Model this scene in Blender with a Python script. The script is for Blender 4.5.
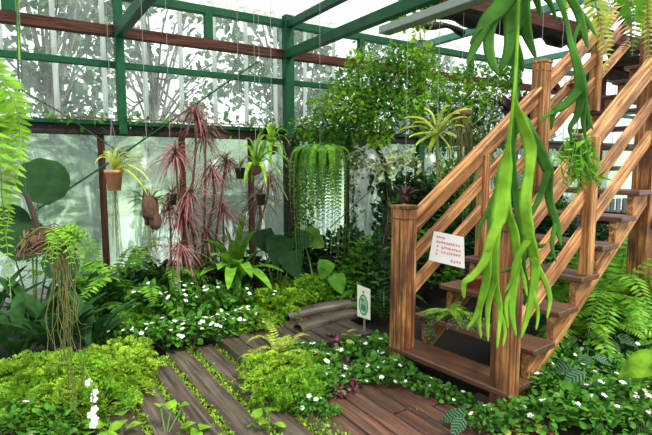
import bpy, math, random
import numpy as np
from mathutils import Vector, Matrix

for o in list(bpy.data.objects): bpy.data.objects.remove(o)
S = bpy.context.scene
COL = S.collection

# ------------------------------------------------------------------ camera
FPX, PITCH, YAW, EYE = 492.85, 0.1062, 0.5684, 1.6
cd = bpy.data.cameras.new('camera'); cam = bpy.data.objects.new('camera', cd); COL.objects.link(cam)
cd.sensor_width = 36.0; cd.lens = FPX / 652 * 36.0; cd.clip_start = 0.05; cd.clip_end = 300
cam.location = (0, 0, EYE); cam.rotation_euler = (math.pi / 2 - PITCH, 0, -YAW)
S.camera = cam

# ------------------------------------------------------------------ sky, sun, exposure
w = bpy.data.worlds.new('overcast_sky'); S.world = w; w.use_nodes = True
wn = w.node_tree.nodes; wl = w.node_tree.links
bg = wn['Background']; bg.inputs[0].default_value = (0.93, 0.97, 1.0, 1); bg.inputs[1].default_value = 1.9
sd = bpy.data.lights.new('sun', 'SUN'); sun = bpy.data.objects.new('sun', sd); COL.objects.link(sun)
sd.energy = 11.0; sd.angle = math.radians(12); sd.color = (1.0, 0.95, 0.86)
sun.rotation_euler = Vector((-0.28, 0.52, -0.85)).to_track_quat('-Z', 'Y').to_euler()
S.view_settings.view_transform = 'Standard'; S.view_settings.look = 'None'
S.view_settings.exposure = -0.12; S.view_settings.gamma = 1.0; S.view_settings.use_curve_mapping = False
try:
    S.cycles.use_denoising = True; S.cycles.max_bounces = 8; S.cycles.diffuse_bounces = 4
    S.cycles.transmission_bounces = 6; S.cycles.transparent_max_bounces = 16
    S.cycles.caustics_reflective = False; S.cycles.caustics_refractive = False
except Exception: pass

# ------------------------------------------------------------------ measuring helpers (turn a spot of the photo into a place)
_F = np.array([math.sin(YAW) * math.cos(PITCH), math.cos(YAW) * math.cos(PITCH), -math.sin(PITCH)])
_R = np.array([math.cos(YAW), -math.sin(YAW), 0.0]); _U = np.cross(_R, _F); _C = np.array([0, 0, EYE])
def ray(u, v): return _F + (u - 326) / FPX * _R - (v - 217.5) / FPX * _U
def at(u, v, d): return _C + ray(u, v) * d                    # place at depth d
def gp(u, v, z=0.0): r = ray(u, v); return _C + r * (z - EYE) / r[2]   # place on the ground
def wy(u, v, y): r = ray(u, v); return _C + r * y / r[1]
def roof_z(y): return 3.68 + (6.3 - y) * 0.30
nrm = lambda a: a / np.maximum(np.linalg.norm(a, axis=-1, keepdims=True), 1e-9)

# ------------------------------------------------------------------ materials
def newmat(name):
    m = bpy.data.materials.new(name); m.use_nodes = True
    n = m.node_tree.nodes; n.clear(); out = n.new('ShaderNodeOutputMaterial'); return m, n, m.node_tree.links, out
def leaf(name, col, var=0.35, transl=0.35, rough=0.45, col2=None, hue=0.03):
    m, n, l, out = newmat(name)
    g = n.new('ShaderNodeNewGeometry'); mix = n.new('ShaderNodeMix'); mix.data_type = 'RGBA'
    c2 = col2 or tuple(min(1, c * k) for c, k in zip(col, (1.45, 1.2, 1.0)))
    mix.inputs[6].default_value = (*col, 1); mix.inputs[7].default_value = (*c2, 1)
    l.new(g.outputs['Random Per Island'], mix.inputs[0])
    no = n.new('ShaderNodeTexNoise'); no.inputs['Scale'].default_value = 13; no.inputs['Detail'].default_value = 2
    tc = n.new('ShaderNodeTexCoord'); l.new(tc.outputs['Object'], no.inputs['Vector'])
    mr = n.new('ShaderNodeMapRange'); mr.inputs[1].default_value = .3; mr.inputs[2].default_value = .7
    mr.inputs[3].default_value = 1 - var; mr.inputs[4].default_value = 1 + var
    l.new(no.outputs['Fac'], mr.inputs[0])
    hs = n.new('ShaderNodeHueSaturation'); l.new(mix.outputs[2], hs.inputs['Color']); l.new(mr.outputs[0], hs.inputs['Value'])
    p = n.new('ShaderNodeBsdfPrincipled'); p.inputs['Roughness'].default_value = rough
    p.inputs['Specular IOR Level'].default_value = 0.10
    l.new(hs.outputs[0], p.inputs['Base Color'])
    t = n.new('ShaderNodeBsdfTranslucent'); l.new(hs.outputs[0], t.inputs['Color'])
    ms = n.new('ShaderNodeMixShader'); ms.inputs[0].default_value = transl
    l.new(p.outputs[0], ms.inputs[1]); l.new(t.outputs[0], ms.inputs[2]); l.new(ms.outputs[0], out.inputs[0])
    return m
def veined(name, dark, light):
    m, n, l, out = newmat(name)
    uv = n.new('ShaderNodeUVMap'); sx = n.new('ShaderNodeSeparateXYZ'); l.new(uv.outputs[0], sx.inputs[0])
    ab = n.new('ShaderNodeMath'); ab.operation = 'ABSOLUTE'; l.new(sx.outputs[0], ab.inputs[0])
    a = n.new('ShaderNodeMath'); a.operation = 'MULTIPLY_ADD'; a.inputs[1].default_value = -0.22
    l.new(ab.outputs[0], a.inputs[0]); l.new(sx.outputs[1], a.inputs[2])
    s = n.new('ShaderNodeMath'); s.operation = 'MULTIPLY'; s.inputs[1].default_value = 42; l.new(a.outputs[0], s.inputs[0])
    si = n.new('ShaderNodeMath'); si.operation = 'SINE'; l.new(s.outputs[0], si.inputs[0])
    gt = n.new('ShaderNodeMath'); gt.operation = 'GREATER_THAN'; gt.inputs[1].default_value = 0.25; l.new(si.outputs[0], gt.inputs[0])
    mix = n.new('ShaderNodeMix'); mix.data_type = 'RGBA'; l.new(gt.outputs[0], mix.inputs[0])
    mix.inputs[6].default_value = (*dark, 1); mix.inputs[7].default_value = (*light, 1)
    p = n.new('ShaderNodeBsdfPrincipled'); p.inputs['Roughness'].default_value = .55; p.inputs['Specular IOR Level'].default_value = .12; l.new(mix.outputs[2], p.inputs['Base Color'])
    l.new(p.outputs[0], out.inputs[0]); return m
def plain(name, col, rough=0.6, metal=0.0, var=0.25, scale=14, spec=.4, bump=0.0):
    m, n, l, out = newmat(name)
    tc = n.new('ShaderNodeTexCoord'); no = n.new('ShaderNodeTexNoise'); no.inputs['Scale'].default_value = scale; no.inputs['Detail'].default_value = 5
    l.new(tc.outputs['Object'], no.inputs['Vector'])
    mr = n.new('ShaderNodeMapRange'); mr.inputs[1].default_value = .25; mr.inputs[2].default_value = .75
    mr.inputs[3].default_value = 1 - var; mr.inputs[4].default_value = 1 + var; l.new(no.outputs['Fac'], mr.inputs[0])
    hs = n.new('ShaderNodeHueSaturation'); hs.inputs['Color'].default_value = (*col, 1); l.new(mr.outputs[0], hs.inputs['Value'])
    p = n.new('ShaderNodeBsdfPrincipled'); p.inputs['Roughness'].default_value = rough; p.inputs['Metallic'].default_value = metal
    p.inputs['Specular IOR Level'].default_value = spec
    l.new(hs.outputs[0], p.inputs['Base Color'])
    if bump:
        b = n.new('ShaderNodeBump'); b.inputs['Strength'].default_value = bump; l.new(no.outputs['Fac'], b.inputs['Height']); l.new(b.outputs[0], p.inputs['Normal'])
    l.new(p.outputs[0], out.inputs[0]); return m
def wood(name, c_dark, c_mid, c_light, rough=.55, gscale=26, stain=.5, spec=.3, stain_col=None, s0=.42, s1=.68):
    """lumber with the grain along the board's own X"""
    m, n, l, out = newmat(name)
    tc = n.new('ShaderNodeTexCoord'); oi = n.new('ShaderNodeObjectInfo')
    off = n.new('ShaderNodeVectorMath'); off.operation = 'ADD'
    sc = n.new('ShaderNodeMath'); sc.operation = 'MULTIPLY'; sc.inputs[1].default_value = 37; l.new(oi.outputs['Random'], sc.inputs[0])
    l.new(tc.outputs['Object'], off.inputs[0]); l.new(sc.outputs[0], off.inputs[1])
    mp = n.new('ShaderNodeMapping'); mp.inputs['Scale'].default_value = (1.1, gscale, gscale); l.new(off.outputs[0], mp.inputs['Vector'])
    no = n.new('ShaderNodeTexNoise'); no.inputs['Scale'].default_value = 1.6; no.inputs['Detail'].default_value = 7; no.inputs['Roughness'].default_value = .62; no.inputs['Distortion'].default_value = .6
    l.new(mp.outputs[0], no.inputs['Vector'])
    cr = n.new('ShaderNodeValToRGB'); e = cr.color_ramp.elements
    e[0].position = .36; e[0].color = (*c_dark, 1); e[1].position = .64; e[1].color = (*c_light, 1)
    k = cr.color_ramp.elements.new(.5); k.color = (*c_mid, 1)
    l.new(no.outputs['Fac'], cr.inputs[0])
    mp2 = n.new('ShaderNodeMapping'); mp2.inputs['Scale'].default_value = (2.2, 5, 5); l.new(off.outputs[0], mp2.inputs['Vector'])
    n2 = n.new('ShaderNodeTexNoise'); n2.inputs['Scale'].default_value = 1.5; n2.inputs['Detail'].default_value = 4; l.new(mp2.outputs[0], n2.inputs['Vector'])
    r2 = n.new('ShaderNodeMapRange'); r2.inputs[1].default_value = s0; r2.inputs[2].default_value = s1; r2.inputs[3].default_value = 0; r2.inputs[4].default_value = stain
    l.new(n2.outputs['Fac'], r2.inputs[0])
    mx = n.new('ShaderNodeMix'); mx.data_type = 'RGBA'; l.new(r2.outputs[0], mx.inputs[0]); l.new(cr.outputs[0], mx.inputs[6])
    mx.inputs[7].default_value = (*(stain_col or tuple(c * .6 for c in c_dark)), 1)
    rv = n.new('ShaderNodeMapRange'); rv.inputs[3].default_value = .8; rv.inputs[4].default_value = 1.2; l.new(oi.outputs['Random'], rv.inputs[0])
    hs = n.new('ShaderNodeHueSaturation'); l.new(mx.outputs[2], hs.inputs['Color']); l.new(rv.outputs[0], hs.inputs['Value'])
    p = n.new('ShaderNodeBsdfPrincipled'); p.inputs['Roughness'].default_value = rough; p.inputs['Specular IOR Level'].default_value = spec
    l.new(hs.outputs[0], p.inputs['Base Color'])
    b = n.new('ShaderNodeBump'); b.inputs['Strength'].default_value = .25; b.inputs['Distance'].default_value = .01; l.new(no.outputs['Fac'], b.inputs['Height']); l.new(b.outputs[0], p.inputs['Normal'])
    l.new(p.outputs[0], out.inputs[0]); return m
def sheet(name, tint, haze, lo, hi, scale=2.2, film=(.9, .95, .93), blur=0.0):
    """clear sheet with a milky, dirty film on it"""
    m, n, l, out = newmat(name)
    tc = n.new('ShaderNodeTexCoord'); mp = n.new('ShaderNodeMapping'); mp.inputs['Scale'].default_value = (1, 1, .45); l.new(tc.outputs['Object'], mp.inputs[0])
    no = n.new('ShaderNodeTexNoise'); no.inputs['Scale'].default_value = scale; no.inputs['Detail'].default_value = 6; no.inputs['Roughness'].default_value = .65; l.new(mp.outputs[0], no.inputs['Vector'])
    mr = n.new('ShaderNodeMapRange'); mr.inputs[1].default_value = .3; mr.inputs[2].default_value = .7; mr.inputs[3].default_value = lo; mr.inputs[4].default_value = hi; l.new(no.outputs['Fac'], mr.inputs[0])
    t = n.new('ShaderNodeBsdfTransparent'); t.inputs[0].default_value = (*tint, 1)
    if blur:
        rf = n.new('ShaderNodeBsdfRefraction'); rf.inputs['Color'].default_value = (*tint, 1); rf.inputs['Roughness'].default_value = blur; rf.inputs['IOR'].default_value = 1.25
        mb = n.new('ShaderNodeMixShader'); mb.inputs[0].default_value = .72; l.new(t.outputs[0], mb.inputs[1]); l.new(rf.outputs[0], mb.inputs[2]); t = mb
    d = n.new('ShaderNodeBsdfTranslucent'); d.inputs[0].default_value = (*film, 1)
    ms = n.new('ShaderNodeMixShader'); l.new(mr.outputs[0], ms.inputs[0]); l.new(t.outputs[0], ms.inputs[1]); l.new(d.outputs[0], ms.inputs[2])
    gl = n.new('ShaderNodeBsdfGlossy'); gl.inputs['Roughness'].default_value = .25
    m2 = n.new('ShaderNodeMixShader'); m2.inputs[0].default_value = haze; l.new(ms.outputs[0], m2.inputs[1]); l.new(gl.outputs[0], m2.inputs[2])
    l.new(m2.outputs[0], out.inputs[0]); return m

M = dict(
    bright=leaf('bright_leaf', (.11, .30, .018), col2=(.26, .49, .035), transl=.32, var=.55),
    lime=leaf('lime_leaf', (.17, .36, .022), col2=(.37, .54, .045), transl=.3, var=.6),
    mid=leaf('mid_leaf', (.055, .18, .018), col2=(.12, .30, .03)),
    impat=leaf('impatiens_leaf', (.040, .15, .018), col2=(.12, .33, .04), rough=.38),
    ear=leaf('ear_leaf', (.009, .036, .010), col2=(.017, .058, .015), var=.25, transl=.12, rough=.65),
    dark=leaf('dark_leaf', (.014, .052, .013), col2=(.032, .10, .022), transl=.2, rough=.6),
    fern=leaf('fern_leaf', (.10, .31, .025), col2=(.21, .47, .04), transl=.35),
    outside=leaf('outside_leaf', (.05, .12, .06), col2=(.11, .20, .10), transl=.35, rough=.6),
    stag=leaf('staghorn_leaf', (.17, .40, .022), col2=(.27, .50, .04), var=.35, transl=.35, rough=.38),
    stagdark=leaf('old_shaded_staghorn_leaf', (.055, .18, .022), col2=(.08, .23, .03), var=.25, transl=.35, rough=.4),  # older fronds' green, deepened to paint in the shade on the upper fronds
    pink=leaf('pink_leaf', (.20, .06, .065), col2=(.48, .22, .22), transl=.25),
    brownleaf=leaf('brown_leaf', (.09, .04, .03), col2=(.26, .15, .10), transl=.2),
    purple=leaf('purple_leaf', (.06, .03, .04), col2=(.16, .08, .10), transl=.2),
    ylw=leaf('yellow_green_leaf', (.36, .48, .04), col2=(.55, .62, .12), transl=.4),
    varieg=leaf('variegated_leaf', (.10, .20, .05), col2=(.55, .58, .28), transl=.3),
    white=plain('white_petal', (.86, .86, .84), .5, var=.05), pinkpetal=plain('pale_pink_petal', (.78, .52, .60), .5, var=.1),
    magenta=plain('magenta_petal', (.42, .05, .20), .5, var=.3),
    silver=veined('silver_veined_leaf', (.010, .045, .016), (.085, .16, .09)),
    stem=plain('green_stem', (.14, .24, .05), .6), palebark=plain('pale_bark', (.13, .14, .12), .9, bump=.3, scale=12), bark=plain('bark', (.045, .032, .022), .85, bump=.6, scale=25),
    root=plain('hanging_root', (.13, .14, .035), .8), twig=plain('twig', (.17, .09, .05), .75),
    fibre=plain('brown_fibre', (.09, .05, .028), .9, var=.5, scale=40, bump=.8),
    terra=plain('terracotta', (.50, .22, .11), .75), pot=plain('dark_plastic', (.018, .03, .028), .5),
    redpot=plain('red_clay', (.40, .10, .06), .6),
    steel=plain('green_paint', (.007, .062, .024), .5, var=.25, scale=5, spec=.15), teal=plain('teal_paint', (.08, .25, .17), .5, var=.15, scale=5, spec=.2),
    alu=plain('grey_metal', (.20, .25, .22), .5, metal=.1, var=.1), wire=plain('wire', (.25, .27, .26), .4),
    cable=plain('dark_cable', (.02, .05, .035), .5), black=plain('black_net', (.012, .012, .014), .8, var=.5),
    pipe=plain('cream_pipe', (.75, .72, .62), .5, var=.08),
    soil=plain('soil', (.018, .013, .009), .95, var=.5, scale=9, bump=.6), lawn=plain('lawn', (.36, .44, .30), .9, var=.3, scale=.8),
    batten=sheet('white_strip', (.95, .97, .97), 0.02, .7, .9, film=(.97, .98, .98)), moss=leaf('moss', (.16, .34, .03), col2=(.34, .50, .05), transl=.3),
    glassup=sheet('clear_corrugated_sheet', (.96, .99, .98), .02, .06, .34, 3.4, (.97, .99, .99)),
    glasslo=sheet('misted_glass', (.86, .96, .91), .02, .08, .44, 1.8, (.90, .96, .94), .06),
    roofsheet=sheet('roof_sheet', (.80, .82, .80), .0, .3, .55, 1.2, (.62, .64, .62)),
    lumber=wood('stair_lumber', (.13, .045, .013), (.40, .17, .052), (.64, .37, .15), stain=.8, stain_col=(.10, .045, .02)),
    post=wood('newel_lumber', (.075, .024, .008), (.31, .12, .036), (.60, .32, .12), stain=.88, stain_col=(.05, .020, .010), gscale=30, s0=.36, s1=.62),
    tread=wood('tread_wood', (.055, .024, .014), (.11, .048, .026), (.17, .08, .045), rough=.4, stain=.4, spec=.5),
    deck=wood('deck_wood', (.036, .017, .012), (.105, .044, .027), (.185, .085, .054), rough=.42, stain=.6, stain_col=(.045, .036, .030), spec=.5),
    path=wood('path_wood', (.036, .027, .021), (.078, .057, .043), (.135, .105, .082), rough=.45, stain=.5, spec=.45),
    darkwood=wood('dark_column_wood', (.010, .007, .005), (.022, .014, .010), (.045, .030, .022), rough=.75, stain=.4),
    beamwood=wood('beam_wood', (.020, .009, .006), (.050, .019, .012), (.095, .038, .024), rough=.7, stain=.4, spec=.12),
    greywood=wood('grey_fence_wood', (.12, .12, .12), (.24, .24, .24), (.38, .38, .37), stain=.4),
    paper=plain('white_board', (.80, .80, .77), .5, var=.03), cream=plain('cream_board', (.72, .76, .58), .5, var=.04),
    red=plain('red_ink', (.62, .10, .08), .6, var=.1), green=plain('green_ink', (.03, .22, .10), .5, var=.2), palegreen=plain('pale_green_ink', (.35, .55, .36), .5, var=.1),
)

# ------------------------------------------------------------------ mesh builder
class Geo:
    def __init__(s): s.V = []; s.F = []; s.m = []; s.n = 0; s.uv = []; s.hasuv = False
    def add(s, v, f, mat=0, uv=None):
        v = np.asarray(v, float); f = np.asarray(f, int)
        s.V.append(v); s.F.append(f + s.n); s.m.append(np.full(len(f), mat)); s.n += len(v)
        if uv is not None: s.hasuv = True
        s.uv.append(np.asarray(uv, float) if uv is not None else np.zeros((len(v), 2)))
    def inst(s, T, P, D, Up, sc, mat=0):
        tv, tf = T[0], T[1]
        P = np.atleast_2d(P); D = nrm(np.atleast_2d(D)); Up = np.broadcast_to(np.atleast_2d(Up), P.shape)
        X = np.cross(D, Up); bad = np.linalg.norm(X, axis=1) < 1e-4
        if bad.any(): X[bad] = np.cross(D[bad], np.array([1., .13, 0]))
        X = nrm(X); N = np.cross(X, D); sc = np.broadcast_to(np.asarray(sc, float), (len(P),))[:, None, None]
        v = (tv[None, :, 0:1] * X[:, None] + tv[None, :, 1:2] * D[:, None] + tv[None, :, 2:3] * N[:, None]) * sc + P[:, None]
        f = tf[None] + (np.arange(len(P)) * len(tv))[:, None, None]
        uv = np.tile(T[2], (len(P), 1)) if len(T) > 2 else None
        s.add(v.reshape(-1, 3), f.reshape(-1, tf.shape[1]), mat, uv)
    def tube(s, pts, r, k=6, mat=0, cap=True):
        pts = np.asarray(pts, float); n = len(pts); r = np.broadcast_to(np.asarray(r, float), (n,))
        T = nrm(np.gradient(pts, axis=0)); a = np.array([0, 0, 1.]) if abs(T[0, 2]) < .9 else np.array([1., 0, 0])
        vs = []; th = np.arange(k) * 2 * math.pi / k
        A = nrm(np.cross(T, a)); B = np.cross(T, A)
        v = pts[:, None] + r[:, None, None] * (np.cos(th)[None, :, None] * A[:, None] + np.sin(th)[None, :, None] * B[:, None])
        i = np.arange(n - 1)[:, None] * k; j = np.arange(k)[None]; jn = (j + 1) % k
        f = np.stack([i + j, i + jn, i + k + jn, i + k + j], -1).reshape(-1, 4)
        s.add(v.reshape(-1, 3), f, mat)
        if cap and k >= 4:
            for base, P0 in ((0, pts[0]), ((n - 1) * k, pts[-1])):
                c = np.vstack([v.reshape(-1, 3)[base:base + k], P0]); q = [[a_, (a_ + 1) % k, k, k] for a_ in range(k)]
                s.add(c, np.array(q), mat)
    def ribbon(s, pts, wd, up=(0, 0, 1), fold=.12, mat=0):
        pts = np.asarray(pts, float); n = len(pts); wd = np.broadcast_to(np.asarray(wd, float), (n,))[:, None]
        T = nrm(np.gradient(pts, axis=0)); X = np.cross(T, np.broadcast_to(np.asarray(up, float), T.shape)); X = nrm(X); N = np.cross(X, T)
        v = np.stack([pts - X * wd / 2 + N * wd * fold, pts, pts + X * wd / 2 + N * wd * fold], 1).reshape(-1, 3)
        f = []
        for i in range(n - 1):
            f += [[3 * i, 3 * i + 1, 3 * i + 4, 3 * i + 3], [3 * i + 1, 3 * i + 2, 3 * i + 5, 3 * i + 4]]
        s.add(v, np.array(f), mat)
    def box(s, c, d, mat=0):
        c = np.asarray(c, float); d = np.asarray(d, float) / 2
        v = np.array([[x, y, z] for x in (-1, 1) for y in (-1, 1) for z in (-1, 1)]) * d + c
        s.add(v, [[0, 1, 3, 2], [4, 6, 7, 5], [0, 4, 5, 1], [2, 3, 7, 6], [0, 2, 6, 4], [1, 5, 7, 3]], mat)
    def lathe(s, prof, k=16, mat=0, c=(0, 0, 0)):
        th = np.arange(k) * 2 * math.pi / k; v = np.array([[r * math.cos(t) + c[0], r * math.sin(t) + c[1], z + c[2]] for r, z in prof for t in th])
        f = [[i * k + j, i * k + (j + 1) % k, (i + 1) * k + (j + 1) % k, (i + 1) * k + j] for i in range(len(prof) - 1) for j in range(k)]
        s.add(v, f, mat)
    def blob(s, c, r, seed=0, mat=0, amp=.25, nu=14, nv=9):
        rg = np.random.default_rng(seed); ph = rg.uniform(0, 6, 6); v = []; c = np.asarray(c, float); r = np.broadcast_to(np.asarray(r, float), (3,))
        for i in range(nv + 1):
            a = math.pi * i / nv
            for j in range(nu):
                b = 2 * math.pi * j / nu; d = np.array([math.sin(a) * math.cos(b), math.sin(a) * math.sin(b), math.cos(a)])
                k = 1 + amp * (math.sin(3 * d[0] + ph[0]) * math.sin(4 * d[1] + ph[1]) + .5 * math.sin(9 * d[0] + ph[2]) * math.sin(8 * d[2] + ph[3]) + .4 * math.sin(7 * d[1] + ph[4]))
                v.append(c + d * r * k)
        f = [[i * nu + j, i * nu + (j + 1) % nu, (i + 1) * nu + (j + 1) % nu, (i + 1) * nu + j] for i in range(nv) for j in range(nu)]
        s.add(v, f, mat)
    def mesh(s, name, mats, smooth=True):
        me = bpy.data.meshes.new(name)
        V = np.concatenate(s.V).astype(np.float32); me.vertices.add(len(V)); me.vertices.foreach_set('co', V.ravel())
        loops = []; starts = []; tot = 0; mi = []
        for f, m in zip(s.F, s.m):
            k = f.shape[1]; loops.append(f.ravel()); starts.append(tot + np.arange(len(f)) * k); tot += f.size; mi.append(m)
        L = np.concatenate(loops).astype(np.int32); me.loops.add(len(L)); me.loops.foreach_set('vertex_index', L)
        st = np.concatenate(starts).astype(np.int32); me.polygons.add(len(st)); me.polygons.foreach_set('loop_start', st)
        for m in (mats if isinstance(mats, (list, tuple)) else [mats]): me.materials.append(M[m] if isinstance(m, str) else m)
        me.polygons.foreach_set('material_index', np.concatenate(mi).astype(np.int32))
        me.polygons.foreach_set('use_smooth', np.full(len(st), smooth))
        if s.hasuv:
            ul = me.uv_layers.new(name='UVMap'); ul.data.foreach_set('uv', np.concatenate(s.uv)[L].astype(np.float32).ravel())
        me.update(calc_edges=True); me.validate(); return me
    def obj(s, name, mats, parent=None, loc=(0, 0, 0), smooth=True):
        return link(name, s.mesh(name, mats, smooth), parent, loc)

def link(name, me, parent=None, loc=(0, 0, 0)):
    o = bpy.data.objects.new(name, me); COL.objects.link(o); o.location = tuple(float(c) for c in loc)
    if parent: o.parent = parent
    return o
def tag(o, label=None, cat=None, group=None, kind=None):
    for k, v in (('label', label), ('category', cat), ('group', group), ('kind', kind)):
        if v: o[k] = v
    return o
def thing(name, label, cat, loc=(0, 0, 0), rz=0, group=None):
    o = bpy.data.objects.new(name, None); COL.objects.link(o); o.empty_display_size = .05
    o.location = tuple(float(c) for c in loc); o.rotation_euler = (0, 0, rz); return tag(o, label, cat, group)
def struct(o): o['kind'] = 'structure'; return o
def copy_tree(o, parent=None):
    c = o.copy(); COL.objects.link(c); c.parent = parent
    for ch in [x for x in o.children]: copy_tree(ch, c)
    return c
def bar(name, p0, p1, wd, ht, mat, parent=None, up=(0, 0, 1), bev=.006, ext=0.0):
    """a squared timber or steel section from p0 to p1; its own X runs along it"""
    p0 = Vector([float(c) for c in p0]); p1 = Vector([float(c) for c in p1]); X = (p1 - p0); L = X.length; X.normalize()
    up = Vector(up); Y = up.cross(X)
    if Y.length < 1e-3: Y = Vector((0, 1, 0)).cross(X)
    Y.normalize(); Z = X.cross(Y)
    g = Geo(); b = min(bev, wd * .3, ht * .3); y, z, l = wd / 2, ht / 2, L / 2 + ext
    ring = [(-y + b, -z), (y - b, -z), (y, -z + b), (y, z - b), (y - b, z), (-y + b, z), (-y, z - b), (-y, -z + b)]
    v = [(x, a, c) for x in (-l, -l + b * .6, l - b * .6, l) for a, c in ring]; v = np.array(v, float)
    for q in (0, 3): v[q * 8:(q + 1) * 8, 1:] *= [(y - b) / y, (z - b) / z]
    f = [[i * 8 + j, i * 8 + (j + 1) % 8, (i + 1) * 8 + (j + 1) % 8, (i + 1) * 8 + j] for i in range(3) for j in range(8)]
    g.add(v, f)
    for q, o_ in ((0, 1), (3, -1)):
        i = [q * 8 + j for j in range(8)]
        vv = v[q * 8:q * 8 + 8]; c4 = [[0, 3, 2, 1], [0, 7, 4, 3], [7, 6, 5, 4]] if o_ > 0 else [[0, 1, 2, 3], [0, 3, 4, 7], [4, 5, 6, 7]]
        g.add(vv, c4)
    o = link(name, g.mesh(name, mat, False)); Mx = Matrix((X, Y, Z)).transposed().to_4x4(); Mx.translation = (p0 + p1) / 2
    if parent:
        o.parent = parent; bpy_loc = Vector(parent.location); Mx.translation = Mx.translation - bpy_loc
    o.matrix_local = Mx
    return o
# curves
def spline(pts, n=16):
    P = np.asarray(pts, float); k = len(P); t = np.linspace(0, k - 1, n); out = []
    for x in t:
        i = min(int(x), k - 2); u = x - i; p0 = P[max(i - 1, 0)]; p1 = P[i]; p2 = P[i + 1]; p3 = P[min(i + 2, k - 1)]
        out.append(.5 * ((2 * p1) + (-p0 + p2) * u + (2 * p0 - 5 * p1 + 4 * p2 - p3) * u * u + (-p0 + 3 * p1 - 3 * p2 + p3) * u ** 3))
    return np.array(out)

# ------------------------------------------------------------------ leaf shapes (base at origin, along +Y, upper side +Z)
def tmpl(L=1., W=.5, n=4, fold=.15, droop=.15, prof='ovate'):
    v = []; f = []; uv = []
    fn = dict(ovate=lambda t: math.sin(math.pi * t ** .75) ** .85, lance=lambda t: math.sin(math.pi * t ** .6) ** .8 * (1 - .25 * t),
              heart=lambda t: min(1, (t * 9) ** .5) * math.cos(math.pi / 2 * max(0, (t - .25) / .75)) ** .75, strap=lambda t: min(1., .35 + t * 3) * max(.02, 1 - t ** 5),
              needle=lambda t: min(1., .6 + t * 2) * (1 - t) ** .6, round=lambda t: math.sqrt(max(0, 1 - (2 * t - 1) ** 2)), obov=lambda t: math.sin(math.pi * t ** 1.5) ** .8)[prof]
    for i in range(n + 1):
        t = i / n; wd = W / 2 * max(fn(min(max(t, 0.001), .999)), 0.02); y = L * t; z = -droop * L * t * t
        v += [(-wd, y, z + fold * wd), (0, y, z), (wd, y, z + fold * wd)]; uv += [(-wd / W * 2, t), (0, t), (wd / W * 2, t)]
    for i in range(n):
        a = 3 * i; f += [[a, a + 1, a + 4, a + 3], [a + 1, a + 2, a + 5, a + 4]]
    return np.array(v, float), np.array(f, int), np.array(uv, float)
T_OV = tmpl(1, .62, 4, .2, .18); T_TINY = tmpl(1, .7, 2, .1, .1); T_LANCE = tmpl(1, .24, 4, .25, .35, 'lance'); T_PIN = tmpl(1, .34, 3, .1, .12, 'lance'); T_PINW = tmpl(1, .46, 3, .1, .12, 'lance')
T_HEART = tmpl(1, .85, 8, .12, .25, 'heart'); T_ROUND = tmpl(1, .95, 8, .08, .1, 'round'); T_NEED = tmpl(1, .055, 4, .2, .35, 'needle'); T_BIG = tmpl(1, .34, 6, .2, .35, 'lance'); T_OBOV = tmpl(1, .8, 4, .1, .15, 'obov')

def petals(r=.017):
    g = Geo(); a = np.arange(5) * 2 * math.pi / 5
    D = np.stack([np.cos(a), np.sin(a), np.full(5, .12)], 1); g.inst(tmpl(1, .8, 4, .12, .12, 'obov'), np.zeros((5, 3)), D, (0, 0, 1), r)
    return g
FL = {k: petals().mesh('flower', k) for k in ('white', 'pinkpetal', 'magenta')}
def put_flower(root, p, d, kind, s=1.0):
    o = link('flower', FL[kind], root, p); o.rotation_euler = Vector([float(c) for c in d]).to_track_quat('Z', 'Y').to_euler(); o.scale = (s, s, s); return o

def dome(rg, n, R, H, hollow=.45):
    a = rg.uniform(0, 2 * math.pi, n); r = np.sqrt(rg.uniform(0, 1, n)); h = np.sqrt(np.maximum(0, 1 - r ** 2 * .85))
    k = rg.uniform(hollow, 1, n) ** .6
    P = np.stack([r * np.cos(a) * R * k, r * np.sin(a) * R * k, h * H * k], 1)
    D = np.stack([np.cos(a) * (r * .9 + .15), np.sin(a) * (r * .9 + .15), .25 + rg.uniform(-.3, .4, n)], 1) + rg.normal(0, .35, (n, 3))
    Up = np.stack([np.cos(a) * r * .6, np.sin(a) * r * .6, np.ones(n)], 1) + rg.normal(0, .3, (n, 3))
    return P, D, Up
def bush_geo(rg, n, R, H, T, size, var=.35):
    g = Geo(); P, D, U = dome(rg, n, R, H); g.inst(T, P, D, U, size * rg.uniform(1 - var, 1 + var, n)); return g, P
def stems_geo(rg, P, k=10, r=.004):
    g = Geo()
    for i in rg.choice(len(P), min(k, len(P)), False):
        e = P[i]; g.tube(spline([(e[0] * .1, e[1] * .1, -.02), (e[0] * .45, e[1] * .45, e[2] * .55), tuple(e)], 5), np.linspace(r, r * .5, 5), 5)
    return g
def frond(g, pts, pin, n=22, T=T_PIN, mat=0, up=(0, 0, 1), sw=.35, tip=.25, base=.5, rg=None, rmat=1, rr=.003, droop=.15):
    """one feather-shaped frond along a curve"""
    C = spline(pts, n); Tn = nrm(np.gradient(C, axis=0)); X = nrm(np.cross(Tn, np.broadcast_to(np.asarray(up, float), Tn.shape))); N = np.cross(X, Tn)
    t = np.linspace(0, 1, n); pl = pin * np.minimum(base + t * 2.2, 1) * np.maximum(1 - t ** 2.2, 0.05 + tip * (1 - t))
    for sgn in (-1, 1):
        D = X * sgn + Tn * sw - np.array([0, 0, droop])
        if rg is not None: D = D + rg.normal(0, .08, D.shape)
        g.inst(T, C, D, N, pl, mat)
    g.tube(C, np.linspace(rr, rr * .3, n), 4, rmat, False)
def arch(rg, L, az, lift=.9, drop=.6):
    c, s = math.cos(az), math.sin(az); out = []
    for t in (0, .3, .6, .85, 1.):
        h = L * (t * .75 + .12 * t * t); z = L * (lift * t - drop * t * t * 1.25); out.append((c * h, s * h, z))
    return np.array(out)
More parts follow.
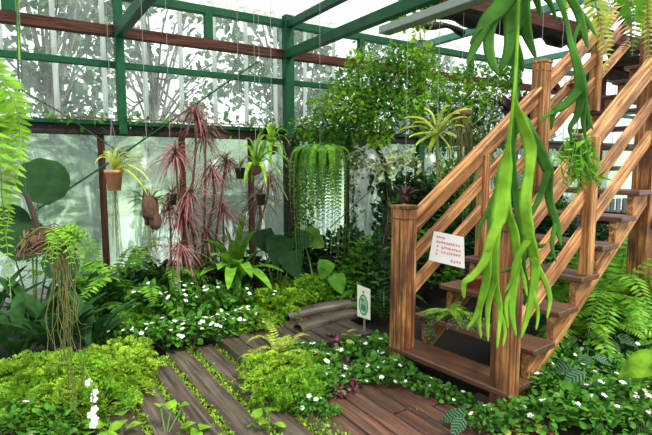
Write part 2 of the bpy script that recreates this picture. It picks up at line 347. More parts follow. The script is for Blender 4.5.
def fern_geo(rg, k, L, pin, lift=.9, drop=.6, n=20, jitter=.25, T=T_PIN):
    g = Geo()
    for i in range(k):
        az = 2 * math.pi * i / k + rg.normal(0, .25); l = L * rg.uniform(1 - jitter, 1 + jitter); frond(g, arch(rg, l, az, lift * rg.uniform(.65, 1.25), drop * rg.uniform(.75, 1.2)), pin, n, T, rg=rg)
    return g
def lacy_geo(rg, k, R, H, spray=.125, leaf_s=.021, n=9):
    """soft mound of small lacy sprays"""
    g = Geo(); P, D, U = dome(rg, k, R, H, .55); D = nrm(D + [0, 0, .15])
    for p, d, u in zip(P, D, U):
        L = spray * rg.uniform(.6, 1.25); x = nrm(np.cross(d, u)); nn = np.cross(x, d)
        t = np.linspace(.05, 1, n); c = p + d * (t * L)[:, None] - np.array([0, 0, 1]) * (t ** 2 * L * .35)[:, None]
        sl = L * .42 * (1 - t) + .004
        pts = []; dirs = []
        for sgn in (-1, 1):
            for q in (.35, .7, 1.):
                pts.append(c + (x * sgn + d * .6) * (sl * q)[:, None]); dirs.append(np.broadcast_to(x * sgn * .8 + d, c.shape) + rg.normal(0, .35, c.shape))
        pts = np.concatenate(pts); dirs = np.concatenate(dirs); g.inst(T_TINY, pts, dirs, nn + rg.normal(0, .3, pts.shape), leaf_s * rg.uniform(.7, 1.3, len(pts)))
    return g, P
def rosette_geo(rg, k, L, T, lift=.5, up_bias=.4, var=.25, down=0.0):
    g = Geo(); a = np.arange(k) * 2.39996 + rg.normal(0, .15, k); e = rg.uniform(-down, up_bias + .6, k)
    D = np.stack([np.cos(a), np.sin(a), e * lift * 2], 1); g.inst(T, np.stack([np.cos(a), np.sin(a), np.zeros(k)], 1) * .012 + [0, 0, 1] * rg.uniform(0, .03, (k, 1)), D, (0, 0, 1), L * rg.uniform(1 - var, 1 + var, k)); return g

# ------------------------------------------------------------------ the setting
WALL_Y = 6.24
g = Geo(); n = 60
xs = np.linspace(-3, 16, n); ys = np.linspace(-3, 6.22, 40); X, Y = np.meshgrid(xs, ys); Z = -.02 + .012 * np.sin(X * 3.1 + Y) * np.sin(Y * 4.3)
f = [[i * n + j, i * n + j + 1, (i + 1) * n + j + 1, (i + 1) * n + j] for i in range(39) for j in range(n - 1)]
g.add(np.stack([X.ravel(), Y.ravel(), Z.ravel()], 1), f); struct(g.obj('ground', 'soil'))
g = Geo(); g.box((8, 40, -.1), (120, 67.4, .1)); struct(g.obj('lawn_outside', 'lawn'))
g = Geo(); g.box((6.5, WALL_Y, .11), (19, .12, .26)); struct(g.obj('wall_base', 'greywood'))

def corrugated(x0, x1, z0, z1, y, wave=.006, pitch=.07):
    g = Geo(); k = max(2, int((x1 - x0) / pitch * 6)); x = np.linspace(x0, x1, k); yy = y + wave * np.sin(x / pitch * 2 * math.pi)
    v = np.concatenate([np.stack([x, yy, np.full(k, z0)], 1), np.stack([x, yy, np.full(k, z1)], 1)])
    g.add(v, [[i, i + 1, k + i + 1, k + i] for i in range(k - 1)]); return g
wi = 1
UP_ROWS = ((2.07, 2.76), (2.76, 3.12), (3.12, 3.75))
cols = (-1.35, 1.13, 3.31, 5.78, 8.23, 10.7, 13.2)
for ci in range(len(cols) - 1):
    for z0, z1 in UP_ROWS:
        wnd = struct(corrugated(cols[ci], cols[ci + 1], z0, z1, WALL_Y + .06).obj(f'window_{wi}', 'glassup')); wi += 1
        k = 5; 
        for j in range(1, k + 1):
            xx = cols[ci] + (cols[ci + 1] - cols[ci]) * (j - .3) / k
            b = Geo(); b.box((xx, WALL_Y + .045, (z0 + z1) / 2), (.055, .012, z1 - z0)); b.obj('overlap_strip', 'batten', wnd)
lowx = (-1.35, -.35, .9, 1.83, 2.76, 3.31, 4.35, 5.78, 7.0, 8.23, 9.4, 10.7, 13.2)
for a, b in zip(lowx[:-1], lowx[1:]):
    gl = Geo(); gl.box(((a + b) / 2, WALL_Y, 1.12), (b - a, .006, 1.76)); struct(gl.obj(f'window_{wi}', 'glasslo')); wi += 1
for x in lowx[1:-1]:
    if x not in cols: struct(bar('wooden_mullion', (x, WALL_Y - .02, .2), (x, WALL_Y - .02, 1.95), .07, .06, 'beamwood', up=(0, 1, 0)))
for x in cols:
    struct(bar('steel_column', (x, WALL_Y - .09, 0 if x != 1.13 else 1.95), (x, WALL_Y - .09, 3.62), .13 if x != 1.13 else .09, .12, 'steel', up=(0, 1, 0)))
struct(bar('wooden_column_casing', (3.31, WALL_Y - .19, 0), (3.31, WALL_Y - .19, 1.98), .2, .09, 'darkwood', up=(0, 1, 0)))
# rails along the wall: top rail, brown beam, green rail, sill and brown beam
for nm, z, h, wd, mt in (('top_rail_beam', 3.52, .1, .09, 'steel'), ('brown_wall_beam', 3.11, .12, .1, 'beamwood'), ('green_rail_beam', 2.74, .075, .06, 'steel'),
                         ('green_sill_beam', 2.075, .05, .14, 'steel'), ('brown_rail_beam', 1.995, .11, .1, 'darkwood')):
    x0 = -1.5
    struct(bar(nm, (x0, WALL_Y - (.04 if nm != 'green_sill_beam' else .06), z), (13.3, WALL_Y - .04, z), wd, h, mt))
struct(bar('short_green_post_column', (.08, WALL_Y - .05, 3.17), (.08, WALL_Y - .05, 3.6), .12, .08, 'steel', up=(0, 1, 0)))
for x in (2.2, 4.58, 7.0): struct(bar('short_green_post_column', (x, WALL_Y - .05, 3.17), (x, WALL_Y - .05, 3.5), .1, .08, 'steel', up=(0, 1, 0)))
# tie beams that cross the house
struct(bar('tie_beam', (1.13, 6.15, 3.1), (1.13, -2.5, 3.1), .09, .13, 'steel'))
struct(bar('tie_beam', (3.28, 6.15, 3.1), (3.22, -2.5, 3.1), .09, .12, 'steel'))
struct(bar('tie_beam', (3.31, 6.15, 3.5), (3.25, -2.5, 3.5), .08, .1, 'steel'))
for x in (5.68, 8.2, 10.7): struct(bar('teal_tie_beam', (x, 6.15, 3.5), (x, -2.5, 3.5), .08, .1, 'teal'))
for x in (3.31, 5.68, 8.2): struct(bar('roof_post_column', (x, 4.6, 3.5), (x, 4.6, roof_z(4.6)), .07, .07, 'teal', up=(0, 1, 0)))
struct(bar('roof_purlin_beam', (-2, 4.6, roof_z(4.6) - .04), (13.3, 4.6, roof_z(4.6) - .04), .06, .08, 'teal'))
# roof of clear sheets
rf = Geo(); rf.add([(-3, 6.5, roof_z(6.5)), (14, 6.5, roof_z(6.5)), (14, -3, roof_z(-3)), (-3, -3, roof_z(-3))], [[0, 1, 2, 3]]); struct(rf.obj('ceiling', 'roofsheet'))
ew = Geo(); ew.box((13.6, 1.7, 2.6), (.02, 9.2, 5.2)); struct(ew.obj('wall_end', 'glassup'))
for y in (4.6, 2.4, .2, -2): struct(bar('end_wall_column', (13.5, y, 0), (13.5, y, 5), .1, .1, 'teal', up=(1, 0, 0)))
struct(bar('end_wall_beam', (13.5, 6.2, 2.1), (13.5, -2.5, 2.1), .1, .1, 'teal'))

# ------------------------------------------------------------------ trees outside the glass
def tree_geo(rg, base_h, crown_r, crown_h, k, leaf_s, T=T_OV, clusters=60, trunk_r=.09):
    gt = Geo(); gl = Geo(); gt.tube(spline([(0, 0, -.05), (rg.normal(0, .08), rg.normal(0, .08), base_h * .6), (rg.normal(0, .12), rg.normal(0, .12), base_h + crown_h * .5)], 10), np.linspace(trunk_r, trunk_r * .4, 10), 8)
    for _ in range(clusters):
        d = nrm(rg.normal(0, 1, 3)); r = rg.uniform(.45, 1) ** .6; c = np.array([d[0] * crown_r * r, d[1] * crown_r * r, base_h + crown_h * .5 + d[2] * crown_h * .5 * r])
        gt.tube(spline([(0, 0, base_h + rg.uniform(0, .4) * crown_h), c * [.5, .5, 1] + [0, 0, -.1 * crown_h], c], 5), np.linspace(trunk_r * .35, .006, 5), 5)
        m = k // clusters; P = c + rg.normal(0, 1, (m, 3)) * crown_r * .13; D = nrm(P - c) + rg.normal(0, .5, (m, 3)) + [0, 0, -.2]
        gl.inst(T, P, D, (0, 0, 1) + rg.normal(0, .5, (m, 3)), leaf_s * rg.uniform(.6, 1.3, m))
    return gl, gt
rg = np.random.default_rng(5)
OUT = [(-2.2, 10.4, 1.4, 1.7, 4.2, 'broad tree at the far end of the row outside the glass'), (.6, 9.2, 2.0, 1.3, 3.0, 'tree outside the glass behind the hanging fern'),
       (2.6, 10.6, 2.1, 1.7, 3.4, 'tree outside the glass above the terracotta pot'), (4.7, 9.0, 2.2, 1.25, 2.6, 'tree outside the glass behind the red dracaenas'),
       (6.3, 11.5, 2.0, 1.8, 3.4, 'tree outside the glass behind the tall green column'), (8.4, 9.6, 1.9, 1.5, 3.0, 'tree outside the glass behind the bright leafy tree'),
       (11.2, 11., 1.5, 1.6, 2.4, 'tree outside the glass behind the bromeliads'), (14.5, 12., 1.2, 1.9, 2.4, 'tree outside the glass behind the timber stairs')]
for x, y, h, r, ch, lb in OUT:
    t = thing('garden_tree', 'blurred ' + lb, 'tree', (x, y, 0), 0, 'trees outside the glass'); gl, gt = tree_geo(rg, h - .3, r, ch + .6, 1350, .17, clusters=40)
    gl.obj('crown', 'outside', t); gt.obj('trunk', 'palebark', t)
for i, (x, y, r, h, lb) in enumerate(((-.4, 8.6, 1., 1.35, 'low shrub outside the misted glass behind the round leaf'), (3.4, 8.2, .9, 1.0, 'low shrub outside the misted glass behind the dracaenas'), (6.2, 8.4, 1.2, 1.6, 'low shrub outside the misted glass behind the fern curtain'), (9.5, 8.4, 1.3, 1.7, 'low shrub outside the misted glass behind the bright tree'), (1.3, 9.4, 1.3, 1.9, 'low shrub outside the misted glass behind the terracotta pot'), (-2.6, 10., 1.6, 2.2, 'low shrub outside the misted glass at the far end of the row'), (12.5, 9.4, 1.8, 2.4, 'low shrub outside the glass behind the timber stairs'))):
    t = thing('garden_shrub', lb, 'shrub', (x, y, 0), 0, 'shrubs outside the glass'); gl, P = bush_geo(rg, 900, r, h * 1.45, T_OV, .17); gl.obj('foliage', 'outside', t); stems_geo(rg, P, 14, .014).obj('stem', 'bark', t)

# ------------------------------------------------------------------ staircase
AZ = .0842; ca, sa = math.cos(AZ), math.sin(AZ)
ST0 = np.array([2.531, 1.873, 0.0]); RUN, RISE, WID, TD = .3051, .2007, 1.05, .279
def stp(s, w, z): return ST0 + np.array([ca * s - sa * w, sa * s + ca * w, z])     # s along the climb, w across from the near side
st = thing('timber_staircase', 'open wooden staircase with slatted railings climbing beside the planked deck', 'staircase', ST0)
NT = 14
for k in range(1, NT + 1):
    s = (k - 1) * RUN + TD / 2; z = .183 + (k - 1) * RISE - .02
    w0 = 0 if k < 8 else (.34 if k < 10 else 0)
    if k == 1: w0 = .0
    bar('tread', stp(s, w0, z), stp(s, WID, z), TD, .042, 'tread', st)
def stringer(w, name):
    g = Geo(); th = .05; P = []
    zt = lambda k: .183 + (k - 1) * RISE - .042
    top = []
    for k in range(1, NT + 1):
        s0 = (k - 1) * RUN + .035; s1 = k * RUN + .035
        top += [(s0, zt(k)), (s1, zt(k))]
    for a in range(0, len(top), 2):
        (s0, z), (s1, _) = top[a], top[a + 1]
        low = lambda s: max(0.0, (s - .05) / RUN * RISE - .13) if s > .3 else 0.0
        q = [(s0, low(s0)), (s1, low(s1)), (s1, z), (s0, z)]
        v = np.array([stp(s, w + d, zz) - ST0 for d in (0, th) for s, zz in q])
        g.add(v, [[0, 1, 2, 3], [7, 6, 5, 4], [0, 4, 5, 1], [1, 5, 6, 2], [2, 6, 7, 3], [3, 7, 4, 0]])
    return g
def oriented(g, name, mat, parent):
    """stair-slope grain: turn the mesh so its own X follows the slope"""
    a = math.atan2(RISE, RUN); R = (Matrix.Rotation(AZ, 4, 'Z') @ Matrix.Rotation(-a, 4, 'Y'))
    me = g.mesh(name, mat, False); me.transform(R.inverted()); o = link(name, me, parent); o.matrix_local = R; return o
oriented(stringer(.055, 's'), 'stringer', 'lumber', st); oriented(stringer(WID - .105, 's'), 'stringer', 'lumber', st)
def post(s, w, z0, z1, sz, mat, cap=False, name='newel_post'):
    o = bar(name, stp(s, w, z0), stp(s, w, z1), sz, sz, mat, st, up=(-sa, ca, 0), bev=.008)
    if cap:
        g = Geo(); L = z1 - z0
        c = bar('cap', (0, 0, 0), (0.028, 0, 0), sz + .012, sz + .012, mat, None); c.parent = o; c.matrix_local = Matrix.Translation((L / 2 + .012, 0, 0))
        c2 = bar('neck_moulding', (0, 0, 0), (.012, 0, 0), sz + .008, sz + .008, mat, None); c2.parent = o; c2.matrix_local = Matrix.Translation((L / 2 - .075, 0, 0))
    return o
LINE = lambda s: .183 + s / RUN * RISE
NEAR_W, FAR_W = .065, WID - .085
post(.075, NEAR_W, 0, 1.27, .135, 'post', True); post(.075, FAR_W, 0, 1.27, .145, 'post', True)
for kk, up_, sz in ((4.5, .80, .085), (7.4, 1.11, .135), (11.05, 1.02, .10)):
    s = (kk - 1) * RUN; b = .183 + (math.floor(kk) - 1) * RISE; post(s, FAR_W + .0, b, LINE(s) + up_, sz, 'lumber', sz > .12, 'rail_post')
for kk in (4.45, 11.6):
    s = (kk - 1) * RUN; b = .183 + (math.floor(kk) - 1) * RISE; post(s, NEAR_W - .02, b, LINE(s) + .93, .085, 'lumber', False, 'rail_post')
SE = 12.6 * RUN
for w, nm in ((NEAR_W + .012, 'n'), (FAR_W, 'f')):
    for off, ht, name in ((.83, .115, 'handrail'), (.585 if nm == 'f' else .52, .10, 'middle_rail'), (.335 if nm == 'f' else .235, .10, 'lower_rail')):
        s0 = .14
        bar(name, stp(s0, w, LINE(s0) + off), stp(SE, w, LINE(SE) + off), .042, ht, 'lumber', st)
    bar('handrail_cap', stp(.12, w, LINE(.12) + .905), stp(SE, w, LINE(SE) + .905), .095, .03, 'lumber', st)
# landing, its post and beams
pc = np.array([4.76, 2.17, 0])
sp = thing('support_post', 'thick dark timber post standing beside the upper stairs', 'post', pc)
bar('shaft', pc, pc + [0, 0, 3.2], .165, .165, 'post', sp, up=(0, 1, 0)) ; 
bar('cross_piece', pc + [0, -.12, 1.1], pc + [0, .5, 1.1], .05, .12, 'beamwood', sp)
lp = stp(NT * RUN, 0, LINE(NT * RUN) - .05)
ld = thing('timber_landing', 'dark timber landing at the head of the stairs', 'landing', stp(NT * RUN, 0, 0))
for i in range(9): bar('floor_board', stp(NT * RUN + .09 + i * .19, -.3, lp[2]), stp(NT * RUN + .09 + i * .19, 1.6, lp[2]), .18, .045, 'beamwood', ld)
for w in (-.2, 1.5): bar('joist', stp(NT * RUN, w, lp[2] - .1), stp(NT * RUN + 1.8, w, lp[2] - .1), .06, .15, 'beamwood', ld)
for s in (.1, 1.6):
    for w in (-.2, 1.5): bar('leg', stp(NT * RUN + s, w, 0), stp(NT * RUN + s, w, lp[2] - .02), .12, .12, 'beamwood', ld, up=(0, 1, 0))
struct(bar('dark_wooden_roof_beam', wy(512, 14, 3.6) + [-1.2, 0, 0], wy(512, 14, 3.6) + [6, 0, 0], .12, .16, 'beamwood'))
# grey fence behind the stairs
fn = thing('slat_fence', 'weathered grey slat fence behind the stair treads', 'fence', (6.6, 3.6, 0))
for i in range(12): bar('slat', (6.2 + i * .12, 3.6 - i * .02, 0), (6.2 + i * .12, 3.6 - i * .02, 1.15), .02, .10, 'greywood', fn, up=(1, 0, 0))
for z in (.25, .95): bar('rail', (6.1, 3.64, z), (7.6, 3.40, z), .03, .07, 'greywood', fn)

# notice on the railing
def board(name, label, corners, mat, th=.006):
    c = np.mean(corners, 0); A = nrm(corners[1] - corners[0]); B0 = corners[3] - corners[0]; N = nrm(np.cross(A, B0)); N = N if N @ (_C - c) > 0 else -N
    t = thing(name, label, 'sign', c)
    q = np.array(corners) - c; v = np.concatenate([q, q - N * th]); g = Geo(); g.add(v, [[0, 1, 2, 3], [7, 6, 5, 4], [0, 4, 5, 1], [1, 5, 6, 2], [2, 6, 7, 3], [3, 7, 4, 0]])
    g.obj('panel', mat, t, smooth=False); return t, q, N
dn = 3.86
cor = [at(434, 231, dn + .02), at(463.7, 237, dn - .10), at(464.5, 268.6, dn - .12), at(428.6, 260, dn + .02)]
t, q, N = board('notice_board', 'small white notice with rows of red writing fixed to the far railing', cor, 'paper')
rg = np.random.default_rng(3)
def onq(a, b): return (q[0] * (1 - a) + q[1] * a) * (1 - b) + (q[3] * (1 - a) + q[2] * a) * b + N * .003
g = Geo()
def glyph(a, b, sz, sy):
    """one small character-like block of pen strokes"""
    for _ in range(3):
        y = b + rg.uniform(0, sy); g.ribbon([onq(a, y), onq(a + sz, y)], .003, N, 0)
    for _ in range(2):
        x = a + rg.uniform(0, sz); g.ribbon([onq(x, b), onq(x, b + sy)], .003, N, 0)
for row, (b, a0, cnt) in enumerate(((.13, .12, 4), (.29, .14, 10), (.45, .32, 8), (.60, .32, 8), (.82, .62, 4))):
    for i in range(cnt): glyph(a0 + i * .075, b, .055, .07)
for b in (.44, .58, .70): glyph(.17, b, .05, .06)
g.obj('lettering', 'red', t, smooth=False)
# green eco sign on a stake
ds = 4.55
cor = [at(357.2, 284.5, ds), at(370, 289.5, ds - .1), at(370, 320, ds - .1), at(357.2, 316, ds)]
t, q, N = board('garden_sign', 'cream garden sign with a green oval emblem standing behind the newel post', cor, 'cream')
def oval(g, a, b, ra, rb, h, k=28, mat=0):
    c = onq(a, b) - N * .003 + N * h; v = [c] + [onq(a + ra * math.cos(x), b + rb * math.sin(x)) - N * .003 + N * h for x in np.arange(k) * 2 * math.pi / k]
    g.add(v, [[0, 1 + i, 1 + (i + 1) % k, 0] for i in range(k)] if False else np.array([[0, 1 + i, 1 + (i + 1) % k] for i in range(k)]), mat)
g = Geo(); oval(g, .5, .58, .36, .34, .002); g.obj('emblem_ring', 'green', t, smooth=False)
g = Geo(); oval(g, .5, .58, .29, .285, .003); g.obj('emblem_field', 'palegreen', t, smooth=False)
g = Geo()
for k in range(5): y = .42 + k * .08; g.ribbon([onq(.28 + .04 * (k % 2), y), onq(.5, y + .02), onq(.72, y - .01)], .012, N, 0)
oval(g, .5, .66, .2, .1, .0035); oval(g, .42, .42, .1, .06, .0035)
g.obj('emblem_picture', 'green', t, smooth=False)
g = Geo(); oval(g, .5, .17, .09, .04, .002); g.obj('crest', 'red', t, smooth=False)
sk = np.array(t.location) - N * .016; bar('stake', np.array([sk[0], sk[1], -.02]), sk + [0, 0, .1], .02, .012, 'greywood', t, up=(0, 1, 0))

# ------------------------------------------------------------------ boardwalk
PX = [(.20, .37), (.42, .59), (.63, .80), (.84, .99), (1.03, 1.21), (1.27, 1.43)]
ordn = ['sixth', 'fifth', 'fourth', 'third', 'second', 'first']
for i, (a, b) in enumerate(PX):
    y1 = (3.3, 3.5, 3.72, 3.9, 4.17, 4.12)[i]
    o = bar('path_plank', ((a + b) / 2, 1.7, -.005), ((a + b) / 2, y1, -.005), b - a, .05, 'path')
    tag(o, f'{ordn[i]} long grey brown plank of the mossy path counted from the flower island', 'plank', 'planks of the mossy path')
o = bar('path_plank', (1.545, 1.7, -.01), (1.545, 3.40, -.01), .15, .05, 'path'); tag(o, 'dark plank half hidden under the flower island', 'plank', 'planks of the mossy path')
on2 = ['first', 'second', 'third', 'fourth', 'fifth', 'sixth', 'seventh', 'eighth']
for i in range(8):
    a = 1.47 + i * .16; o = bar('platform_board', (a + .075, 3.44 + (.02 * (i % 3)), .035), (a + .075, 4.15 + .02 * (i % 2), .035), .148, .09, 'path')
    tag(o, f'{on2[i]} short wet board of the back platform counted from the mossy path', 'plank', 'boards of the back platform')
seg = {0: [(1.6, 2.74)], 1: [(1.6, 2.76)], 2: [(1.6, 2.72)], 3: [(1.6, 2.28), (2.30, 2.80)], 4: [(1.6, 2.74)], 5: [(1.6, 2.22), (2.24, 2.72)], 6: [(1.6, 2.64)], 7: [(1.6, 2.2)]}
for i in range(8):
    a = 1.555 + i * .14
    for j, (y0, y1) in enumerate(seg[i]):
        o = bar('deck_board', (a + .068, y0, .0), (a + .068, y1, .0), .132, .05, 'deck')
        w_ = 'reddish brown deck board' if len(seg[i]) == 1 else ('shorter near piece of deck board' if j == 0 else 'shorter far piece of deck board')
        tag(o, f'{w_}, {on2[i]} in from the flower island', 'plank', 'boards of the deck')
g = Geo(); g.box((2.1, 2.1, -.035), (1.2, 1.4, .03)); tag(g.obj('deck_bearer', 'soil', smooth=False), 'dark bearers under the red brown deck', 'deck base', None, 'structure')
for (a, b, r, lb) in (((2.22, 4.22, .08), (3.25, 4.24, .08), .085, 'weathered round log edging the bed at the back of the platform'), ((2.16, 3.86, .07), (3.05, 3.98, .07), .07, 'weathered split log lying in front of the other log')):
    t = thing('edging_log', lb, 'log', a); g = Geo(); g.tube(spline(np.array([a, (np.array(a) + b) / 2 + [0, .02, .01], b]) - a, 10), r, 12); g.obj('trunk', 'path', t)
# stepping stones by the island
for (u, v, r, lb) in ((352, 376, .11, 'flat mossy stepping stone between the deck and the platform'), (332, 361, .10, 'flat brown stepping stone nearer the platform')):
    g = Geo(); g.blob((0, 0, .012), (r, r * .75, .03), int(u), amp=.12); tag(g.obj('stepping_stone', 'path', None, gp(u, v)), lb, 'stone')

# moss in the gaps
rg = np.random.default_rng(8); g = Geo()
def strip(x0, x1, y0, y1, k, s=.022, z=.015):
    P = np.stack([rg.uniform(x0, x1, k), rg.uniform(y0, y1, k), rg.uniform(-.01, z, k)], 1); D = rg.normal(0, 1, (k, 3)) + [0, 0, .8]; g.inst(T_TINY, P, D, (0, 0, 1) + rg.normal(0, .5, (k, 3)), s * rg.uniform(.6, 1.3, k))
for a, b, y0, y1 in ((.37, .42, 2., 3.4), (.59, .63, 2., 3.6), (.80, .84, 2., 3.8), (.985, 1.035, 2., 4.1), (1.205, 1.275, 2., 4.15), (1.425, 1.475, 2., 4.1)):
    strip(a - .012, b + .012, y0, y1, int((y1 - y0) * 620 * (b - a + .03) / .08))
for _ in range(40):
    y = rg.uniform(2.2, 4.0); j = rg.integers(0, 5); e = PX[j][1]; strip(e - .045, e + .02, y, y + .12, 26)
strip(1.44, 1.60, 2.2, 2.8, 400, z=.04); strip(2.1, 2.25, 2.22, 2.3, 70)
tag(g.obj('moss', 'moss'), 'bright green moss growing in the gaps between the path planks', 'moss', None, 'stuff')
# ------------------------------------------------------------------ planting
def hang_wire(root, p, top=None, r=.0022, name='wire', mat='wire'):
    """thin wire from a spot of a hanging thing straight up to the roof"""
    p = np.array(p, float); z = roof_z(p[1]) - .03 if top is None else top
    g = Geo(); g.tube([p - root_loc(root), np.array([p[0], p[1], z]) - root_loc(root)], r, 5); g.obj(name, mat, root)
def root_loc(r): return np.array(r.location)

# --- low bedding plants -------------------------------------------------------
rg = np.random.default_rng(21)
BED = {}
def variant(kind, i):
    if (kind, i) in BED: return BED[(kind, i)]
    r = np.random.default_rng(hash(kind) % 1 + 100 + i + len(kind) * 17)
    if kind == 'impatiens': g, P = bush_geo(r, 170, .20, .27, T_OV, .062); mat = 'impat'
    elif kind == 'roundleaf': g, P = bush_geo(r, 120, .19, .22, T_ROUND, .055); mat = 'impat'
    elif kind == 'lacy_lime': g, P = lacy_geo(r, 84, .22, .25); mat = 'lime'
    elif kind == 'lacy_bright': g, P = lacy_geo(r, 84, .22, .25); mat = 'bright'
    elif kind == 'lacy_mid': g, P = lacy_geo(r, 84, .22, .25); mat = 'fern'
    elif kind == 'coleus': g, P = bush_geo(r, 60, .09, .13, T_OV, .045); mat = 'purple'
    me = g.mesh('foliage', mat); st_ = stems_geo(r, P, 12, .0035).mesh('stem', 'stem'); BED[(kind, i)] = (me, st_, P); return BED[(kind, i)]
def bedder(kind, name, label, cat, u, v, s, group=None, fl=None, nf=0, z=0.0, sz=1.0, lowface=False):
    me, sm, P = variant(kind, int(rg.integers(0, 4)))
    t = thing(name, label, cat, gp(u, v, z), rg.uniform(0, 6.28), group); t.scale = (s, s, s * sz)
    link('foliage', me, t); link('stem', sm, t)
    if nf:
        rad = np.linalg.norm(P / [.2, .2, .27], axis=1); C = P[np.argsort(-rad - P[:, 2] * 2)[:70]]
        sel = rg.choice(len(C), min(nf, len(C)), False)
        for i in sel:
            p = C[i] * 1.06 + [0, 0, .012]; d = nrm(C[i] * [1, 1, .6] / .2 + [0, 0, .8] + rg.normal(0, .25, 3)); put_flower(t, p, d, fl if not isinstance(fl, (list, tuple)) else fl[int(rg.integers(0, len(fl)))], rg.uniform(1.0, 1.45) / s ** .6)
    return t
ORD = ['first', 'second', 'third', 'fourth', 'fifth', 'sixth', 'seventh', 'eighth', 'ninth', 'tenth', 'eleventh', 'twelfth', 'thirteenth', 'fourteenth']
def row_labels(items, cuts, what, start, rows, down=False):
    """a label for each plant of a bed: which row it stands in and how far along from a thing one can find"""
    rowof = lambda v: sum(v < c for c in cuts); out = [None] * len(items)
    for r_ in range(len(cuts) + 1):
        idx = sorted([i for i, q in enumerate(items) if rowof(q[1]) == r_], key=lambda i: -items[i][0] if down else items[i][0])
        for k_, i in enumerate(idx): out[i] = f'{what}, {rows[r_]} row, {ORD[k_]} from {start}'
    return out
ROWS = ((138, 348, 1.05, .8, 9), (166, 348, 1.1, .85, 12), (193, 346, 1.1, .9, 14), (222, 342, 1.0, .9, 14), (246, 336, .95, 1.1, 10), (118, 352, .9, 1., 5),
                         (150, 330, 1.2, 1.35, 9), (182, 330, 1.2, 1.4, 12), (214, 328, 1.2, 1.4, 12), (240, 322, 1.1, 1.3, 8), (270, 316, 1.0, 1.2, 7), (290, 310, 1.0, 1.1, 5))
for (u, v, s, sz, nf), WF in zip(ROWS, row_labels(ROWS, (338, 325), 'white impatiens bush behind the mossy path', 'the dark broad leaves', ('front', 'middle', 'back'))):
    bedder('impatiens', 'impatiens_plant', WF, 'flowering plant', u, v, s, 'white impatiens behind the mossy path', 'white', int(nf * 1.4), sz=sz)
ROWS = ((254, 334, .9, 'lacy_lime', ''), (272, 324, 1.0, 'lacy_bright', ''), (318, 306, 1.15, 'lacy_bright', ''), (346, 306, .8, 'lacy_mid', ''), (278, 318, 1.2, 'lacy_lime', ''), (306, 311, 1.3, 'lacy_bright', ''), (332, 306, 1.3, 'lacy_mid', ''), (256, 318, 1.1, 'lacy_lime', ''), (200, 322, 1.1, 'lacy_bright', ''), (140, 332, .9, 'lacy_lime', ''))
for (u, v, s, k, lb), LB in zip(ROWS, row_labels(ROWS, (315,), 'bright spikemoss mound back of the planks', 'the terracotta pot', ('front', 'back'), False)):
    bedder(k, 'spikemoss_clump', LB, 'ground cover', u, v, s, 'spikemoss behind the platform')
ROWS = ((12, 405, 1.0, 'lacy_lime'), (45, 402, 1.0, 'lacy_lime'), (78, 398, .95, 'lacy_bright'), (108, 392, .95, 'lacy_lime'), (130, 380, .8, 'lacy_lime'), (28, 424, .9, 'lacy_bright'), (62, 424, .9, 'lacy_lime'), (98, 418, .8, 'lacy_bright'), (62, 384, .8, 'lacy_bright'), (104, 376, .8, 'lacy_lime'), (30, 388, .8, 'lacy_bright'), (128, 398, .6, 'lacy_lime'), (126, 364, .75, 'lacy_lime'))
for (u, v, s, k), LB in zip(ROWS, row_labels(ROWS, (415, 395), 'yellow-green spikemoss mound before the dark broad leaves', 'the mossy path', ('near', 'middle', 'far'), True)):
    bedder(k, 'spikemoss_clump', LB, 'ground cover', u, v, s, 'spikemoss by the broad-leaved plants')
for (u, v, s, nf, fl, lb) in ((18, 440, .85, 3, 'pinkpetal', 'low plant with pale pink flowers at the near corner of the spikemoss bed'), (55, 445, .8, 2, 'pinkpetal', 'low leafy plant with a pale pink flower next to the white hanging blooms')):
    bedder('impatiens', 'impatiens_plant', lb, 'flowering plant', u, v, s, None, fl, nf)
ROWS = ((270, 394, .72, 'lacy_lime'), (296, 404, .7, 'lacy_bright'), (314, 394, .62, 'lacy_mid'), (262, 378, .66, 'lacy_lime'), (288, 382, .74, 'lacy_lime'), (310, 378, .58, 'lacy_bright'), (272, 408, .5, 'lacy_bright'))
for (u, v, s, k), LB in zip(ROWS, row_labels(ROWS, (385,), 'lacy spikemoss mound on the flower island', 'the mossy path', ('near', 'far'), False)):
    bedder(k, 'spikemoss_clump', LB, 'ground cover', u, v, s, 'spikemoss on the flower island')
ROWS = ((330, 396, .65, 6), (308, 414, .55, 4), (340, 384, .5, 4), (325, 375, .6, 4), (304, 362, .6, 3), (318, 360, .55, 2), (330, 418, .35, 0), (292, 362, .5, 2))
for (u, v, s, nf), LB in zip(ROWS, row_labels(ROWS, (390, 370), 'small white impatiens on the flower island', 'the mossy path', ('near', 'middle', 'far'), False)):
    bedder('impatiens', 'impatiens_plant', LB, 'flowering plant', u, v, s, 'impatiens on the flower island', 'white', nf)
ROWS = ((346, 364, .7, 3), (364, 360, .7, 4), (382, 362, .85, 5), (396, 378, .7, 3), (373, 378, .75, 5), (356, 384, .6, 3), (412, 388, .6, 3), (430, 396, .55, 2), (448, 402, .5, 2), (464, 408, .45, 1), (386, 386, .6, 3), (350, 352, .6, 2), (376, 350, .65, 2), (402, 374, .6, 2))
for (u, v, s, nf), LB in zip(ROWS, row_labels(ROWS, (376, 358), 'round-leaved white impatiens by the deck', 'the near newel post', ('front', 'middle', 'back'), True)):
    bedder('roundleaf', 'impatiens_plant', LB, 'flowering plant', u, v, s, 'impatiens at the foot of the stairs', 'white', nf)
